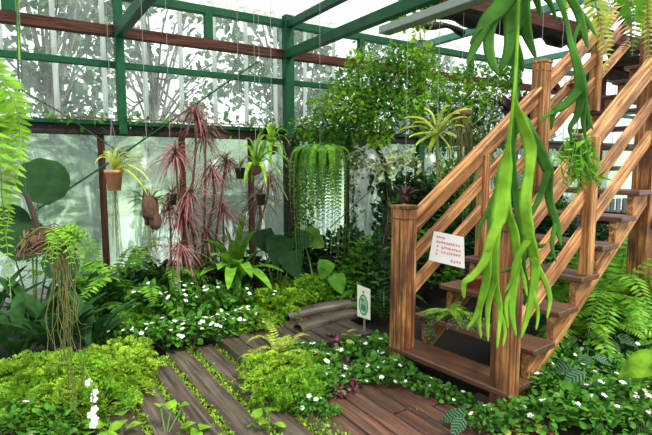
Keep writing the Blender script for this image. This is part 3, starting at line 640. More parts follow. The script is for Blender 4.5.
for (u, v, s, lb) in ((333, 346, .8, 'small magenta-tinted plant beside the split log'), (340, 356, .9, 'small magenta-tinted plant by the brown stepping stone'), (346, 374, .8, 'magenta-leaved plant beside the mossy stepping stone'), (337, 398, .75, 'magenta flowers at the end of the first deck boards'), (352, 393, .7, 'magenta flowers touching the fourth deck board')):
    bedder('coleus', 'coleus_plant', lb, 'flowering plant', u, v, s, None, 'magenta', 9)
ROWS = ((486, 434, .6, 3), (512, 430, .7, 4), (540, 432, .75, 4), (568, 424, .85, 4), (596, 420, .9, 6), (625, 416, .95, 7), (650, 412, .9, 5), (548, 404, .8, 7), (576, 396, .9, 4), (606, 390, .95, 7), (636, 388, .95, 7), (655, 385, .9, 4), (540, 384, .7, 7), (566, 374, .8, 3), (594, 368, .9, 5), (622, 364, .95, 6), (648, 362, .95, 6), (528, 400, .6, 5), (640, 436, .8, 3), (600, 440, .8, 2))
for (u, v, s, nf), LB in zip(ROWS, row_labels(ROWS, (410, 380), 'white and pink impatiens beside the stairs', 'the staircase', ('front', 'middle', 'back'), False)):
    bedder('impatiens', 'impatiens_plant', LB, 'flowering plant', u, v, s, 'impatiens beside the stairs', ['white', 'white', 'white', 'pinkpetal'], nf)

def leaves_at(root_name, label, cat, base, tips, wd, mat, sag=.15, part='frond', prof='strap', n=10, fold=.12, group=None, petiole=0.0, each=True, up=(0, 0, 1)):
    """a plant whose long leaves run from its base to given tips"""
    base = np.array(base); t = thing(root_name, label, cat, base, 0, group)
    for e in tips:
        e = np.array(e) - base; L = np.linalg.norm(e); mid = e * .5 + np.array([0, 0, sag * L]); C = spline([(0, 0, 0), e * .25 + np.array([0, 0, sag * .8 * L]), mid, e * .8 + np.array([0, 0, sag * .5 * L]), e], n + 1)
        s = np.linspace(0, 1, n + 1)
        W = {'strap': np.minimum(1, .35 + s * 2.2) * np.maximum(.03, 1 - s ** 4), 'lance': np.maximum(.04, np.sin(np.pi * np.clip((s - petiole) / (1 - petiole), 0, 1) ** .8)) if petiole else np.maximum(.06, np.sin(np.pi * s ** .7)), 'needle': np.maximum(.03, 1 - s ** 1.5)}[prof]
        g = Geo(); g.ribbon(C, W * wd, up, fold); g.obj(part, mat, t)
    return t
# --- broad-leaved plants at the back of the left bed ----------------------------
rg = np.random.default_rng(33)
for (u, v, k, L, lb) in ((18, 372, 13, .62, 'dark broad-leaved clump under the hanging fern'), (58, 366, 14, .60, 'dark broad-leaved clump behind the dangling roots'), (92, 360, 13, .55, 'dark broad-leaved clump next to the white impatiens'), (-12, 350, 12, .7, 'dark broad-leaved clump at the far end of the left bed'), (38, 348, 12, .66, 'dark broad-leaved clump rising behind its neighbours'), (80, 340, 11, .6, 'dark broad-leaved clump close to the misted glass')):
    b = gp(u, v); tips = []
    for i in range(k):
        a = 2.4 * i + rg.normal(0, .3); r = L * rg.uniform(.35, .8); tips.append(b + [math.cos(a) * r, math.sin(a) * r, L * rg.uniform(.45, 1.05)])
    leaves_at('cast_iron_plant', lb, 'plant', b, tips, .105, 'dark', .2, 'leaf', 'lance', 9, petiole=.25)
for (u, v, L, k, lb, mt) in ((112, 318, .95, 16, 'feathery dark fern behind the white impatiens near the terracotta pot', 'fern'), (146, 318, .95, 17, 'feathery fern under the hanging bromeliad clump', 'fern'), (178, 312, .8, 15, 'feathery fern at the foot of the red dracaenas', 'mid'), (96, 322, .8, 14, 'feathery fern beside the broad dark leaves', 'mid'),
                         (330, 304, .5, 14, 'bright fern below the fern curtain', 'fern'), (362, 308, .45, 12, 'fern just behind the green oval sign', 'mid'), (300, 300, .5, 12, 'fern at the base of the wooden column', 'mid'), (384, 322, .5, 12, 'dark fern behind the far newel post', 'dark'),
                         (580, 352, .75, 28, 'lush fern beneath the stair treads, closest to the stairs', 'bright'), (612, 340, .95, 34, 'lush fern between the stairs and the dark support post', 'fern'), (592, 332, 1.0, 30, 'tall lush fern in the shade under the upper treads', 'fern'), (640, 345, .5, 13, 'fern at the foot of the dark support post', 'mid'), (560, 350, .5, 12, 'fern tucked below the stringer', 'mid'),
                         (264, 366, .26, 10, 'small yellow-green fern at the mossy path end of the flower island', 'ylw'), (282, 362, .30, 11, 'small yellow-green fern overhanging the back platform', 'ylw'), (300, 362, .26, 10, 'small yellow-green fern beside the brown stepping stone', 'ylw')):
    b = gp(u, v); t = thing('fern_plant', lb, 'fern', b); g = fern_geo(rg, k, L, L * .17, 1.7, 1.05, 26); g.obj('fronds_foliage', [mt, 'stem'], t)
    cr = Geo(); cr.blob((0, 0, .02), (.03 * L / .5, .03 * L / .5, .045), 4); cr.obj('crown', 'fibre', t)

# --- elephant ears and big round leaves -----------------------------------------
def big_leaf(root, base, c, size, face, mat, T=T_HEART, roll=0, petiole_from=(0, 0, 0), name='leaf'):
    """one broad blade centred at c, facing `face`, on its petiole"""
    c = np.array(c) - base; face = nrm(np.array(face, float)); dn = np.array([math.sin(roll), 0, -math.cos(roll)]); d = nrm(dn - face * (dn @ face))
    g = Geo(); g.inst(T, c - d * size * .45, d, face, size); lf = g.obj(name, mat, root)
    g = Geo(); p0 = np.array(petiole_from, float); p1 = c - d * size * .45; g.tube(spline([p0, (p0 + p1) / 2 + [0, 0, .08], p1], 8), [.012, .011, .01, .009, .008, .007, .006, .005], 6); g.obj('petiole', 'stem', lf)
T_BROAD = tmpl(1, .6, 8, .3, .35, 'ovate')
toC = lambda p: nrm(_C - np.array(p))
def ears(label, base, leaves, mat='ear', T=T_HEART):
    base = np.array(base); t = thing('elephant_ear', label, 'plant', base)
    for (u, v, d, sz, roll) in leaves:
        c = at(u, v, d); big_leaf(t, base, c, sz, toC(c) + np.array([0, 0, .5]), mat, T, roll)
    return t
ears('elephant ear with one large round dark leaf standing behind the hanging fern', gp(36, 335), [(43, 178, 4.5, .46, .1), (24, 236, 4.45, .42, -.3), (8, 220, 4.5, .36, .4), (60, 262, 4.4, .32, .3)], T=T_ROUND)
ears('elephant ear with broad dark leaves beside the wooden column', gp(276, 305), [(279, 248, 5.3, .36, -.2), (265, 240, 5.4, .30, .4), (292, 262, 5.2, .30, .3), (302, 240, 5.35, .26, -.6)])
ears('elephant ear low beneath the fern curtain', gp(318, 308), [(312, 238, 5.5, .3, .8), (325, 268, 5.3, .22, -.4), (338, 282, 5.2, .22, .3)], 'mid')
ears('elephant ear with a glossy bright leaf in front of the support post', gp(650, 384), [(643, 364, 2.95, .27, -2.0)], 'bright', T_BROAD)

# --- bird's nest fern --------------------------------------------------------------
b = gp(236, 308); dB = 5.35
leaves_at('birds_nest_fern', "bird's nest fern with long bright strap fronds in front of the dracaenas", 'fern', b + [0, 0, .22],
          [at(u, v, dB + dd) for u, v, dd in ((190, 228, -.1), (203, 240, -.4), (224, 226, .1), (246, 214, .2), (256, 230, .3), (264, 250, .2), (212, 256, -.5), (284, 272, -.2), (252, 278, -.7), (200, 276, -.5), (232, 240, .4), (228, 290, -.8), (272, 290, -.6), (180, 256, -.3), (214, 238, 0), (240, 262, -.4), (218, 270, -.5))], .125, 'fern', .22, fold=.18)

# --- red dracaenas ------------------------------------------------------------------
T_DR = tmpl(1, .05, 6, .2, .75, 'needle')
def dracaena(label, base, tops, mats, k=85, L=.33):
    base = np.array(base); t = thing('dracaena_plant', label, 'plant', base)
    for i, (u, v, d) in enumerate(tops):
        p = at(u, v, d) - base; g = Geo(); g.tube(spline([(0, 0, -.02), p * [.25, .25, .4] + rg.normal(0, .03, 3), p * [.8, .8, .75] + rg.normal(0, .03, 3), p], 10), np.linspace(.017, .01, 10), 7); s = g.obj('stem', 'twig', t)
        g = Geo(); a = np.arange(k) * 2.39996; e = rg.uniform(-.5, 1.1, k); D = np.stack([np.cos(a), np.sin(a), e], 1); g.inst(T_DR, p + [0, 0, 1] * rg.uniform(-.10, .04, (k, 1)), D, (0, 0, 1), L * rg.uniform(.7, 1.2, k)); g.obj('leaf_rosette', mats[i % len(mats)], t)
dracaena('pink-leaved dracaena with the largest pink rosette close to the mid rail', gp(186, 308), [(175, 150, 5.0), (196, 112, 5.3), (182, 212, 5.1)], ['pink'], 120)
dracaena('slender red dracaena with drooping pink brown rosettes left of the bird\'s nest fern', gp(198, 306), [(212, 168, 5.2), (205, 132, 5.4), (190, 190, 5.0)], ['pink', 'brownleaf'])
dracaena('reddish dracaena with several thin stems growing behind the bird\'s nest fern', gp(214, 303), [(226, 158, 5.4), (222, 205, 5.3), (206, 232, 5.2)], ['brownleaf', 'pink'])
dracaena('brown leaved dracaena with spiky rosettes next to the spider plant', gp(248, 302), [(258, 196, 5.3), (270, 176, 5.5)], ['brownleaf'], 80, .30)
dracaena('small red dracaena rising just behind the ferns', gp(170, 312), [(168, 200, 5.2), (180, 246, 4.9)], ['brownleaf', 'pink'], 80, .32)

# --- shrubs along the glass and behind the stairs -----------------------------------
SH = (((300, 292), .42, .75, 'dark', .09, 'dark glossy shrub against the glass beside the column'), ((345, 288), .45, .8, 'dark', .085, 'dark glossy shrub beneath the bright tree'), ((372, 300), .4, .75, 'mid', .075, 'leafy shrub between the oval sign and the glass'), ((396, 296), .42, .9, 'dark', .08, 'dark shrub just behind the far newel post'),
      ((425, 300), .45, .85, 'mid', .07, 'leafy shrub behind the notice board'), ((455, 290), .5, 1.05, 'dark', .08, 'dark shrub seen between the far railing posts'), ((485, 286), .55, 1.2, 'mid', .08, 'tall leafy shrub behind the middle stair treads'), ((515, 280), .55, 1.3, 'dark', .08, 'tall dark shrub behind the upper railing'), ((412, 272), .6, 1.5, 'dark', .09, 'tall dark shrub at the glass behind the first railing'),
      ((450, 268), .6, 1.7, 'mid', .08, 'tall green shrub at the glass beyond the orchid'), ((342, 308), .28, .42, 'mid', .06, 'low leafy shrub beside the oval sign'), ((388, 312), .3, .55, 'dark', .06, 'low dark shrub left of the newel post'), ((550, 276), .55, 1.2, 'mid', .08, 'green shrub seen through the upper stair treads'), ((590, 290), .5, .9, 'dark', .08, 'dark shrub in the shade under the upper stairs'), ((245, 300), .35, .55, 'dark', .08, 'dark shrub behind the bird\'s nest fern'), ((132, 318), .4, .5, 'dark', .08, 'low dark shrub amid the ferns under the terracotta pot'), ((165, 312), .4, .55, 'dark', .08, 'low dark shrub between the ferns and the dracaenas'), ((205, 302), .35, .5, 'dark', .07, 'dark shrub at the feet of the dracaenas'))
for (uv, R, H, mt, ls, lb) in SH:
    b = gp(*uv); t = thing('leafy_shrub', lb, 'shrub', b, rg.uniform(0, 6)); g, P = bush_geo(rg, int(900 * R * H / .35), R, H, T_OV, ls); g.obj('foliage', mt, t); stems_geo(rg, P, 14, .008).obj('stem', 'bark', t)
# silver-veined leaves by the stairs
for (u, v, k, lb) in ((576, 362, 7, 'silver-veined plant closest to the stair treads'), (600, 366, 8, 'silver-veined plant in front of the lush ferns'), (584, 388, 7, 'silver-veined plant amid the white impatiens by the stairs'), (590, 412, 8, 'silver-veined plant with the largest striped leaf by the stairs'), (472, 432, 7, 'dark striped plant at the corner of the deck and the newel post'), (620, 352, 6, 'silver-veined plant below the support post')):
    b = gp(u, v); t = thing('silver_leaf_plant', lb, 'plant', b)
    for i in range(k):
        a = 2.4 * i + rg.uniform(0, .5); h = rg.uniform(.13, .28) * (.55 if u < 500 else 1); r = rg.uniform(.04, .12); p = np.array([math.cos(a) * r, math.sin(a) * r, h]); g = Geo(); g.inst(tmpl(1, .62, 8, .12, .25), p, [math.cos(a), math.sin(a), -.25], toC(b + p) * .7 + np.array([0, 0, 1]), rg.uniform(.11, .16)); l = g.obj('leaf', 'silver', t)
        g = Geo(); g.tube([(0, 0, 0), p * [.5, .5, .6], p], .003, 5); g.obj('petiole', 'stem', l)
# pale soft leaves and seedlings in the foreground
def seedling(label, u, v, leaves, mat='bright', T=T_OBOV):
    b = gp(u, v); t = thing('seedling_plant', label, 'plant', b)
    for (lu, lv, h, sz) in leaves:
        p = gp(lu, lv, h) - b; g = Geo(); a = rg.uniform(0, 6.28); d = np.array([math.cos(a), math.sin(a), -.1]); g.inst(T, p - d * sz / 2, d, (0, 0, 1) + rg.normal(0, .12, 3), sz); l = g.obj('leaf', mat, t)
        g = Geo(); g.tube(spline([(0, 0, -.01), p * [.6, .6, .6], p - [0, 0, .004]], 6), .0045, 5); g.obj('petiole', 'stem', l)
seedling('broad soft-leaved seedling beside the white hanging blooms', 110, 432, [(104, 408, .13, .11), (122, 412, .14, .12), (118, 424, .10, .12), (95, 424, .09, .11), (134, 424, .08, .10), (88, 432, .07, .1), (108, 434, .09, .12)])
seedling('soft-leaved seedling on tall stalks at the edge of the last path planks', 166, 436, [(160, 404, .17, .10), (172, 403, .18, .09), (184, 404, .16, .08)])
seedling('soft-leaved seedling lying over the near end of the path planks', 196, 436, [(188, 424, .07, .10), (204, 426, .06, .11), (196, 432, .05, .1)])
seedling('soft-leaved seedling at the near tip of the flower island', 268, 432, [(258, 412, .12, .09), (270, 409, .13, .09), (264, 422, .08, .1), (280, 424, .06, .08), (252, 424, .05, .07)])
seedling('pale green rosette of broad leaves in front of the near newel post', 528, 432, [(515, 424, .08, .1), (530, 420, .09, .11), (540, 428, .07, .1), (522, 434, .06, .1), (505, 430, .06, .09)], 'ylw')
seedling('clump of yellow-green leaves beside the split log', 352, 352, [(346, 334, .2, .09), (352, 330, .22, .09), (358, 335, .2, .09), (350, 341, .16, .09), (343, 342, .14, .08), (360, 343, .14, .08)], 'ylw')
t = thing('white_orchid', 'hanging spray of white orchid flowers beside the dangling roots', 'flower', at(92, 385, 2.75)); b = root_loc(t)
g = Geo(); pts = spline([at(84, 366, 2.8) - b, (0, 0, 0), at(93, 405, 2.75) - b, at(95, 424, 2.74) - b], 12); g.tube(pts, .003, 5); g.tube([at(84, 366, 2.8) - b, gp(80, 392) - b - [0, 0, .02]], .004, 5); g.obj('stalk', 'stem', t)
for i in (3, 5, 6, 7, 8, 9, 10, 11): put_flower(t, pts[i] + rg.normal(0, .012, 3), toC(b) + rg.normal(0, .4, 3), 'white', 1.35)

# --- bright tree in the middle, and the one beyond it ---------------------------------
def pix_tree(name, label, base, trunk, limbs, clusters, d0, mats, per, ls, trunk_r=.05, T=T_OV):
    base = np.array(base); t = thing(name, label, 'tree', base); g = Geo()
    P = [np.zeros(3)] + [at(*q) - base for q in trunk]; g.tube(spline(P, 24), np.linspace(trunk_r, trunk_r * .45, 24), 9)
    g.obj('trunk', 'bark', t); top = P[-1]; g = Geo(); gl = [Geo() for _ in mats]
    for (u, v, r, d) in clusters:
        c = at(u, v, d0 + d) - base; R = r / FPX * (d0 + d); s = P[min(len(P) - 1, max(2, len(P) - 1 - int(np.linalg.norm(c - top) > .9)))]
        g.tube(spline([s, (s + c) / 2 + rg.normal(0, .06, 3) + [0, 0, -.06], c], 8), np.linspace(trunk_r * .4, .004, 8), 5)
        for _ in range(5):
            e = c + rg.normal(0, 1, 3) * R * .55; g.tube([c, e], .004, 4)
        m = int(per * (r / 22) ** 2); Q = c + nrm(rg.normal(0, 1, (m, 3))) * (R * rg.uniform(.2, 1, (m, 1)) ** .6) * [1, 1, .8]; D = nrm(Q - c) + rg.normal(0, .6, (m, 3)) + [0, 0, -.15]
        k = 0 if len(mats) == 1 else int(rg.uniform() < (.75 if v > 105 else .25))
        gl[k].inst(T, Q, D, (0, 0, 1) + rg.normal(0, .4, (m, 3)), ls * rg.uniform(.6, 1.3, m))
    g.obj('branch', 'bark', t)
    c = Geo(); 
    for k, q in enumerate(gl):
        for v_, f_ in zip(q.V, q.F): pass
        for v_, f_ in zip(q.V, q.F): c.add(v_, f_ - f_.min(), k)
    c.obj('crown', mats, t); return t
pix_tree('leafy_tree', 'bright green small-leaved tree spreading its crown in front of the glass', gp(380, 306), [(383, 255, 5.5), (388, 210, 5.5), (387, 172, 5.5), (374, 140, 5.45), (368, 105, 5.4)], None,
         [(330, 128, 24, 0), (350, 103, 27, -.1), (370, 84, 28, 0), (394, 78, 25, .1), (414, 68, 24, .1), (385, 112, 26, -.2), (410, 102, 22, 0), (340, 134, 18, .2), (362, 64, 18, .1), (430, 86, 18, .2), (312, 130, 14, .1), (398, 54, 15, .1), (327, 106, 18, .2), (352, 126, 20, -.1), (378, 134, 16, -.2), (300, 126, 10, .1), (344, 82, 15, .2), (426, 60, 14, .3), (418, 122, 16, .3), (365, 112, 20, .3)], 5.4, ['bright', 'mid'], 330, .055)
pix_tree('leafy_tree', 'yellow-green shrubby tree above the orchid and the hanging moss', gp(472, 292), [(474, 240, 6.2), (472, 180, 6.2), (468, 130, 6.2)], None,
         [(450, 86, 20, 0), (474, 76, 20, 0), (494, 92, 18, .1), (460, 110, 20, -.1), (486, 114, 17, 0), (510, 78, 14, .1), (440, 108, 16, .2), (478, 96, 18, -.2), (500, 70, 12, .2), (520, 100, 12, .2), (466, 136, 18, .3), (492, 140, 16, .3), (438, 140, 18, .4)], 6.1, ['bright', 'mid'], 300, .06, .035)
# vines under the roof, and leaves creeping along the sill
def creeper(label, pts, mat, k, spread, ls, T=T_OV, r=.006, name='climbing_vine'):
    P = spline(pts, 40); b = P[0].copy(); t = thing(name, label, 'vine', b); g = Geo(); g.tube(P - b, r, 5); g.obj('stem', 'twig', t)
    Q = P[rg.integers(0, 40, k)] - b + rg.normal(0, 1, (k, 3)) * spread; g = Geo(); g.inst(T, Q, rg.normal(0, 1, (k, 3)) + [0, 0, -.3], (0, 0, 1) + rg.normal(0, .5, (k, 3)), ls * rg.uniform(.6, 1.3, k)); g.obj('foliage', mat, t); return t
creeper('yellow-green vine hanging over the tie beam below the roof', [at(388, 20, 5.2), at(402, 14, 5.1), at(418, 6, 5.0), at(428, 2, 4.9), at(420, 30, 5.2), at(424, 52, 5.3)], 'lime', 190, .07, .07)
creeper('variegated ivy wound along the branch beside the bright tree', [at(348, 152, 5.3), at(362, 160, 5.25), at(376, 168, 5.2), at(392, 163, 5.2), at(408, 158, 5.3), at(420, 164, 5.4)], 'varieg', 230, .06, .065)
creeper('weeds rooted along the green sill between the hanging fern and the column', [(.35, 6.10, 2.13), (1.0, 6.10, 2.12), (1.6, 6.10, 2.13), (2.4, 6.10, 2.12), (3.1, 6.08, 2.13)], 'mid', 190, .06, .06)
creeper('dark creeper clinging to the wooden column', [(3.42, 5.93, .1), (3.45, 5.92, .8), (3.40, 5.93, 1.4), (3.44, 5.93, 2.0)], 'dark', 420, .08, .07)
creeper('dark leaves hanging down around the top of the fern curtain', [at(302, 140, 5.5), at(322, 142, 5.5), at(344, 146, 5.5), at(356, 150, 5.5)], 'mid', 300, .10, .07)
creeper('dark creeper at the post behind the bright tree', [(4.35, 6.1, .2), (4.38, 6.08, 1.), (4.36, 6.08, 2.0)], 'dark', 200, .07, .06)
creeper('dark leafy climber winding up the trunk of the bright tree', [at(383, 292, 5.45), at(381, 255, 5.42), at(388, 215, 5.42), at(386, 180, 5.42)], 'dark', 420, .10, .075)
creeper('trailing moss and leaves hanging down in front of the wooden column', [at(290, 158, 5.8), at(296, 200, 5.7), at(297, 250, 5.6), at(297, 285, 5.55)], 'bright', 240, .035, .035)
b = gp(300, 312)
# ------------------------------------------------------------------ hanging things
rg = np.random.default_rng(44)
# near fern on the left
hb = at(-72, 10, 1.5)
t = thing('hanging_fern', 'bright hanging fern whose long feathery fronds trail past the round dark leaf', 'fern', hb)
g = Geo(); g.lathe([(.0, -.10), (.09, -.10), (.13, .0), (.135, .0), (.135, .015), (.12, .015), (.12, .0), (0, -.01)], 18); g.obj('basket', 'fibre', t); hang_wire(t, hb)
for (P, pin) in (([(-66, 20), (-20, 60), (6, 104), (13, 150), (11, 195), (6, 236)], .062), ([(-66, 20), (-24, 90), (-2, 150), (2, 200), (7, 246), (11, 300)], .046), ([(-66, 16), (-14, 62), (14, 100), (20, 140), (17, 178)], .05), ([(-68, 20), (-40, 120), (-12, 210), (-2, 270)], .06), ([(-66, 24), (-30, 80), (-4, 120), (3, 165), (2, 205)], .06)):
    q = [at(u, v, 1.5 + .04 * rg.normal() - .02 * i) - hb for i, (u, v) in enumerate(P)]; g = Geo(); frond(g, q, pin * 1.2, 30, T_PIN, 0, -ray(0, 200) , .3, rg=rg, rmat=1, droop=.25, tip=.45); g.obj('frond', ['bright', 'stem'], t)
# fern over the upper stairs
hb = at(616, -46, 2.05)
t = thing('hanging_fern', 'yellow-green hanging fern above the upper railing of the stairs', 'fern', hb)
g = Geo(); g.lathe([(.0, -.10), (.09, -.10), (.13, .0), (.135, .0), (.135, .015), (.12, .015), (.12, .0), (0, -.01)], 18); g.obj('basket', 'fibre', t); hang_wire(t, hb)
for (P, pin, mt) in (([(612, -40), (596, -6), (600, 24), (606, 50), (604, 76)], .052, 'ylw'), ([(618, -40), (630, -4), (634, 22), (632, 56)], .058, 'fern'), ([(620, -40), (645, -6), (648, 26), (649, 62)], .055, 'ylw'), ([(608, -40), (574, -14), (565, 4), (566, 28)], .042, 'ylw'), ([(618, -40), (622, 0), (628, 34), (622, 52)], .045, 'brownleaf'), ([(612, -40), (606, -8), (612, 12), (604, 34)], .04, 'ylw'), ([(622, -42), (656, -10), (662, 30), (660, 70)], .05, 'fern')):
    q = [at(u, v, 2.05 + .04 * rg.normal() - .02 * i) - hb for i, (u, v) in enumerate(P)]; g = Geo(); frond(g, q, pin * 1.25, 24, T_PIN, 0, -ray(620, 30), .3, rg=rg, rmat=1, droop=.2, tip=.5); g.obj('frond', [mt, 'stem'], t)
# fern curtain by the column
hb = at(320, 152, 5.15)
t = thing('hanging_fern', 'big hanging fern curtain of long drooping fronds beside the wooden column', 'fern', hb)
g = Geo(); g.lathe([(.0, -.14), (.12, -.14), (.17, .0), (.175, .0), (.175, .02), (.16, .02), (.16, .0), (0, -.01)], 18); g.obj('basket', 'fibre', t); hang_wire(t, hb)
for i in range(46):
    a = 2.4 * i; r = rg.uniform(.14, .30); dz = rg.uniform(.78, 1.15); x, y = math.cos(a), math.sin(a)
    q = [(x * .05, y * .05, 0), (x * r * .7, y * r * .7, .04 + rg.uniform(0, .04)), (x * r * 1.05, y * r * 1.05, -.05), (x * r * 1.1, y * r * 1.1, -dz * .5), (x * r, y * r, -dz)]
    g = Geo(); frond(g, q, .070, 56, T_PINW, 0, (x, y, .3), .55, rg=rg, rmat=1, droop=.3, tip=.5); g.obj('frond', ['mid' if i % 3 else 'fern', 'stem'], t)
# epiphyte clump with long roots
cb = at(46, 240, 2.9)
t = thing('epiphyte_clump', 'brown root ball on a slanting stick with fern leaves and long dangling roots', 'hanging plant', cb)
g = Geo(); g.blob((0, 0, 0), (.085, .075, .06), 3, amp=.4); g.obj('root_ball', 'fibre', t)
g = Geo(); g.tube(spline([at(26, 194, 2.85) - cb, at(34, 216, 2.88) - cb, at(40, 234, 2.9) - cb, at(58, 252, 2.88) - cb], 12), np.linspace(.014, .02, 12), 8); g.obj('stick', 'bark', t)
g = Geo(); g.tube(spline([at(26, 194, 2.85) - cb, at(22, 120, 2.85) - cb, at(20, 40, 2.85) - cb, np.array([at(20, 40, 2.85)[0], at(20, 40, 2.85)[1], roof_z(at(20, 40, 2.85)[1])]) - cb], 14), .003, 5); g.obj('wire', 'cable', t)
for i in range(26):
    g = Geo(); u = 61 + rg.normal(0, 5); e = rg.uniform(300, 425); g.tube(spline([at(u - 4, 246, 2.88) - cb, at(u + 3, 275, 2.87) - cb, at(u + rg.normal(4, 5), (275 + e) / 2, 2.86) - cb, at(u + rg.normal(9, 7), e, 2.86) - cb], 14) + rg.normal(0, .006, (14, 3)), np.linspace(.0032, .0016, 14), 5); g.obj('hanging_root', 'root', t)
for i in range(64):
    g = Geo(); a = rg.uniform(0, 6.28); r0 = rg.uniform(.05, .12); h = rg.uniform(-.05, .06); q = []
    for s in np.linspace(0, rg.uniform(1.2, 2.6), 9): q.append((math.cos(a + s) * r0 * 1.15, math.sin(a + s) * r0, h + .03 * math.sin(s * 3 + a)))
    q.append((q[-1][0] * 1.2 + rg.normal(0, .03), q[-1][1] * 1.1, h - rg.uniform(.02, .09))); g.tube(spline(q, 16), rg.uniform(.0025, .006), 5); g.obj('wound_root', ('twig', 'root', 'fibre')[i % 3], t)
g = Geo()
for i in range(34):
    a = rg.uniform(-2., .9); L = rg.uniform(.14, .27); frond(g, np.array([.06, 0, .04]) + arch(rg, L, a, rg.uniform(.3, 1.1), .95), .06, 11, T_PIN, rg=rg, droop=.2)
g.obj('fern_foliage', ['bright', 'stem'], t)
# terracotta pot of spider plant
pb = at(114, 179, 4.3)
t = thing('hanging_pot_plant', 'terracotta pot with arching spider plant leaves hanging by the misted glass', 'potted plant', pb)
g = Geo(); g.lathe([(.0, -.10), (.054, -.10), (.072, .05), (.079, .05), (.079, .08), (.070, .08), (.067, .045), (0, .04)], 24); g.obj('pot', 'terra', t); 
g = Geo(); 
for a in (0, 2.1, 4.2): g.tube([(.074 * math.cos(a), .074 * math.sin(a), .075), (0, 0, .5)], .0018, 4)
g.tube([(0, 0, .5), (0, 0, roof_z(pb[1]) - pb[2])], .0018, 4); g.obj('wire_hanger', 'wire', t)
g = Geo()
for (u, v) in ((98, 160), (104, 154), (132, 156), (146, 164), (152, 172), (150, 182), (146, 190), (130, 186), (138, 178), (120, 150), (108, 162), (142, 158), (125, 172), (95, 164), (148, 196)):
    e = at(u, v, 4.3 + rg.normal(0, .1)) - pb; g.ribbon(spline([(0, 0, .06), e * .35 + [0, 0, .13], e * .75 + [0, 0, .08], e], 9), np.array([.5, .9, 1, 1, .95, .85, .7, .45, .06]) * .036, (0, 0, 1), .25)
g.obj('leaves_foliage', 'ylw', t)
g = Geo()
for i in range(12): x, y = rg.normal(0, .025, 2); g.tube(spline([(x * .5, y * .5, -.10), (x, y, -.35), (x * 1.6, y * 1.6, -rg.uniform(.4, .85))], 8), .002, 4)
g.obj('roots', 'root', t)
# mossy bromeliad clump
cb = at(149, 208, 4.4)
t = thing('epiphyte_clump', 'mossy brown clump with strap leaves hanging beside the terracotta pot', 'hanging plant', cb)
g = Geo(); g.blob((0, 0, 0), (.06, .06, .13), 8, amp=.35); g.blob((.05, 0, -.12), (.05, .05, .08), 9, amp=.35); g.obj('root_ball', 'fibre', t); hang_wire(t, cb)
g = Geo()
for (u, v) in ((120, 200), (124, 190), (128, 212), (132, 198), (164, 190), (172, 198), (138, 182), (126, 205), (168, 205)):
    e = at(u, v, 4.4 + rg.normal(0, .06)) - cb; g.ribbon(spline([(0, 0, .02), e * .5 + [0, 0, .06], e], 7), np.array([.4, .9, 1, 1, .8, .5, .06]) * .038, (0, 0, 1), .2)
g.obj('leaves_foliage', 'mid', t)
g = Geo()
for i in range(14): x, y = rg.normal(0, .03, 2); g.tube(spline([(x, y, -.15), (x * 1.3, y * 1.3, -.25), (x * 1.8, y * 2, -rg.uniform(.3, .45))], 6), .0025, 4)
g.obj('roots', 'root', t)
# little black pots
for (u, v, d, lb) in ((172, 200, 4.9, 'small black hanging pot beside the pink dracaena leaves'), (240, 174, 5.0, 'small tilted black hanging pot just below the spider plant'), (261, 200, 5.0, 'small black hanging pot with brown spiky leaves by the column')):
    pb = at(u, v, d); t = thing('hanging_pot_plant', lb, 'potted plant', pb); g = Geo(); g.lathe([(0, -.05), (.035, -.05), (.05, .05), (.055, .05), (.055, .065), (.046, .065), (.044, .05), (0, .045)], 16); g.obj('pot', 'pot', t); hang_wire(t, pb + [0, 0, .06])
    rosette_geo(rg, 34, .20, T_NEED, .6, .5, .3, .3).obj('leaf_rosette', 'brownleaf', t, (0, 0, .06))
# spider plants hanging at the column
for (u, v, d, tips, lb) in ((256, 168, 4.9, ((238, 170), (240, 150), (246, 140), (262, 134), (276, 140), (284, 148), (286, 160), (274, 172), (252, 184), (244, 186), (266, 184), (250, 150), (270, 152), (282, 178)), 'green spider plant with arching leaves hanging in front of the mullion'),
                        (272, 148, 5.1, ((262, 132), (268, 128), (278, 128), (288, 134), (290, 146), (286, 158), (270, 164), (262, 158), (258, 146), (280, 140)), 'green spider plant hanging highest against the wooden column')):
    pb = at(u, v, d); t = thing('hanging_pot_plant', lb, 'potted plant', pb); g = Geo(); g.blob((0, 0, -.02), (.05, .05, .05), 6, amp=.3); g.obj('root_ball', 'fibre', t); hang_wire(t, pb)
    g = Geo()
    for (a, b_) in tips:
        e = at(a, b_, d + rg.normal(0, .15)) - pb; g.ribbon(spline([(0, 0, 0), e * .4 + [0, 0, .12], e * .8 + [0, 0, .07], e], 9), np.array([.5, .9, 1, 1, .95, .85, .7, .45, .06]) * .042, (0, 0, 1), .25)
    g.obj('leaves_foliage', 'bright', t)
    g = Geo(); e = at(u + 32, 200, d) - pb; g.tube(spline([(0, 0, 0), e * [.6, .6, .3], e], 10), .004, 5); g.obj('runner', 'stem', t)
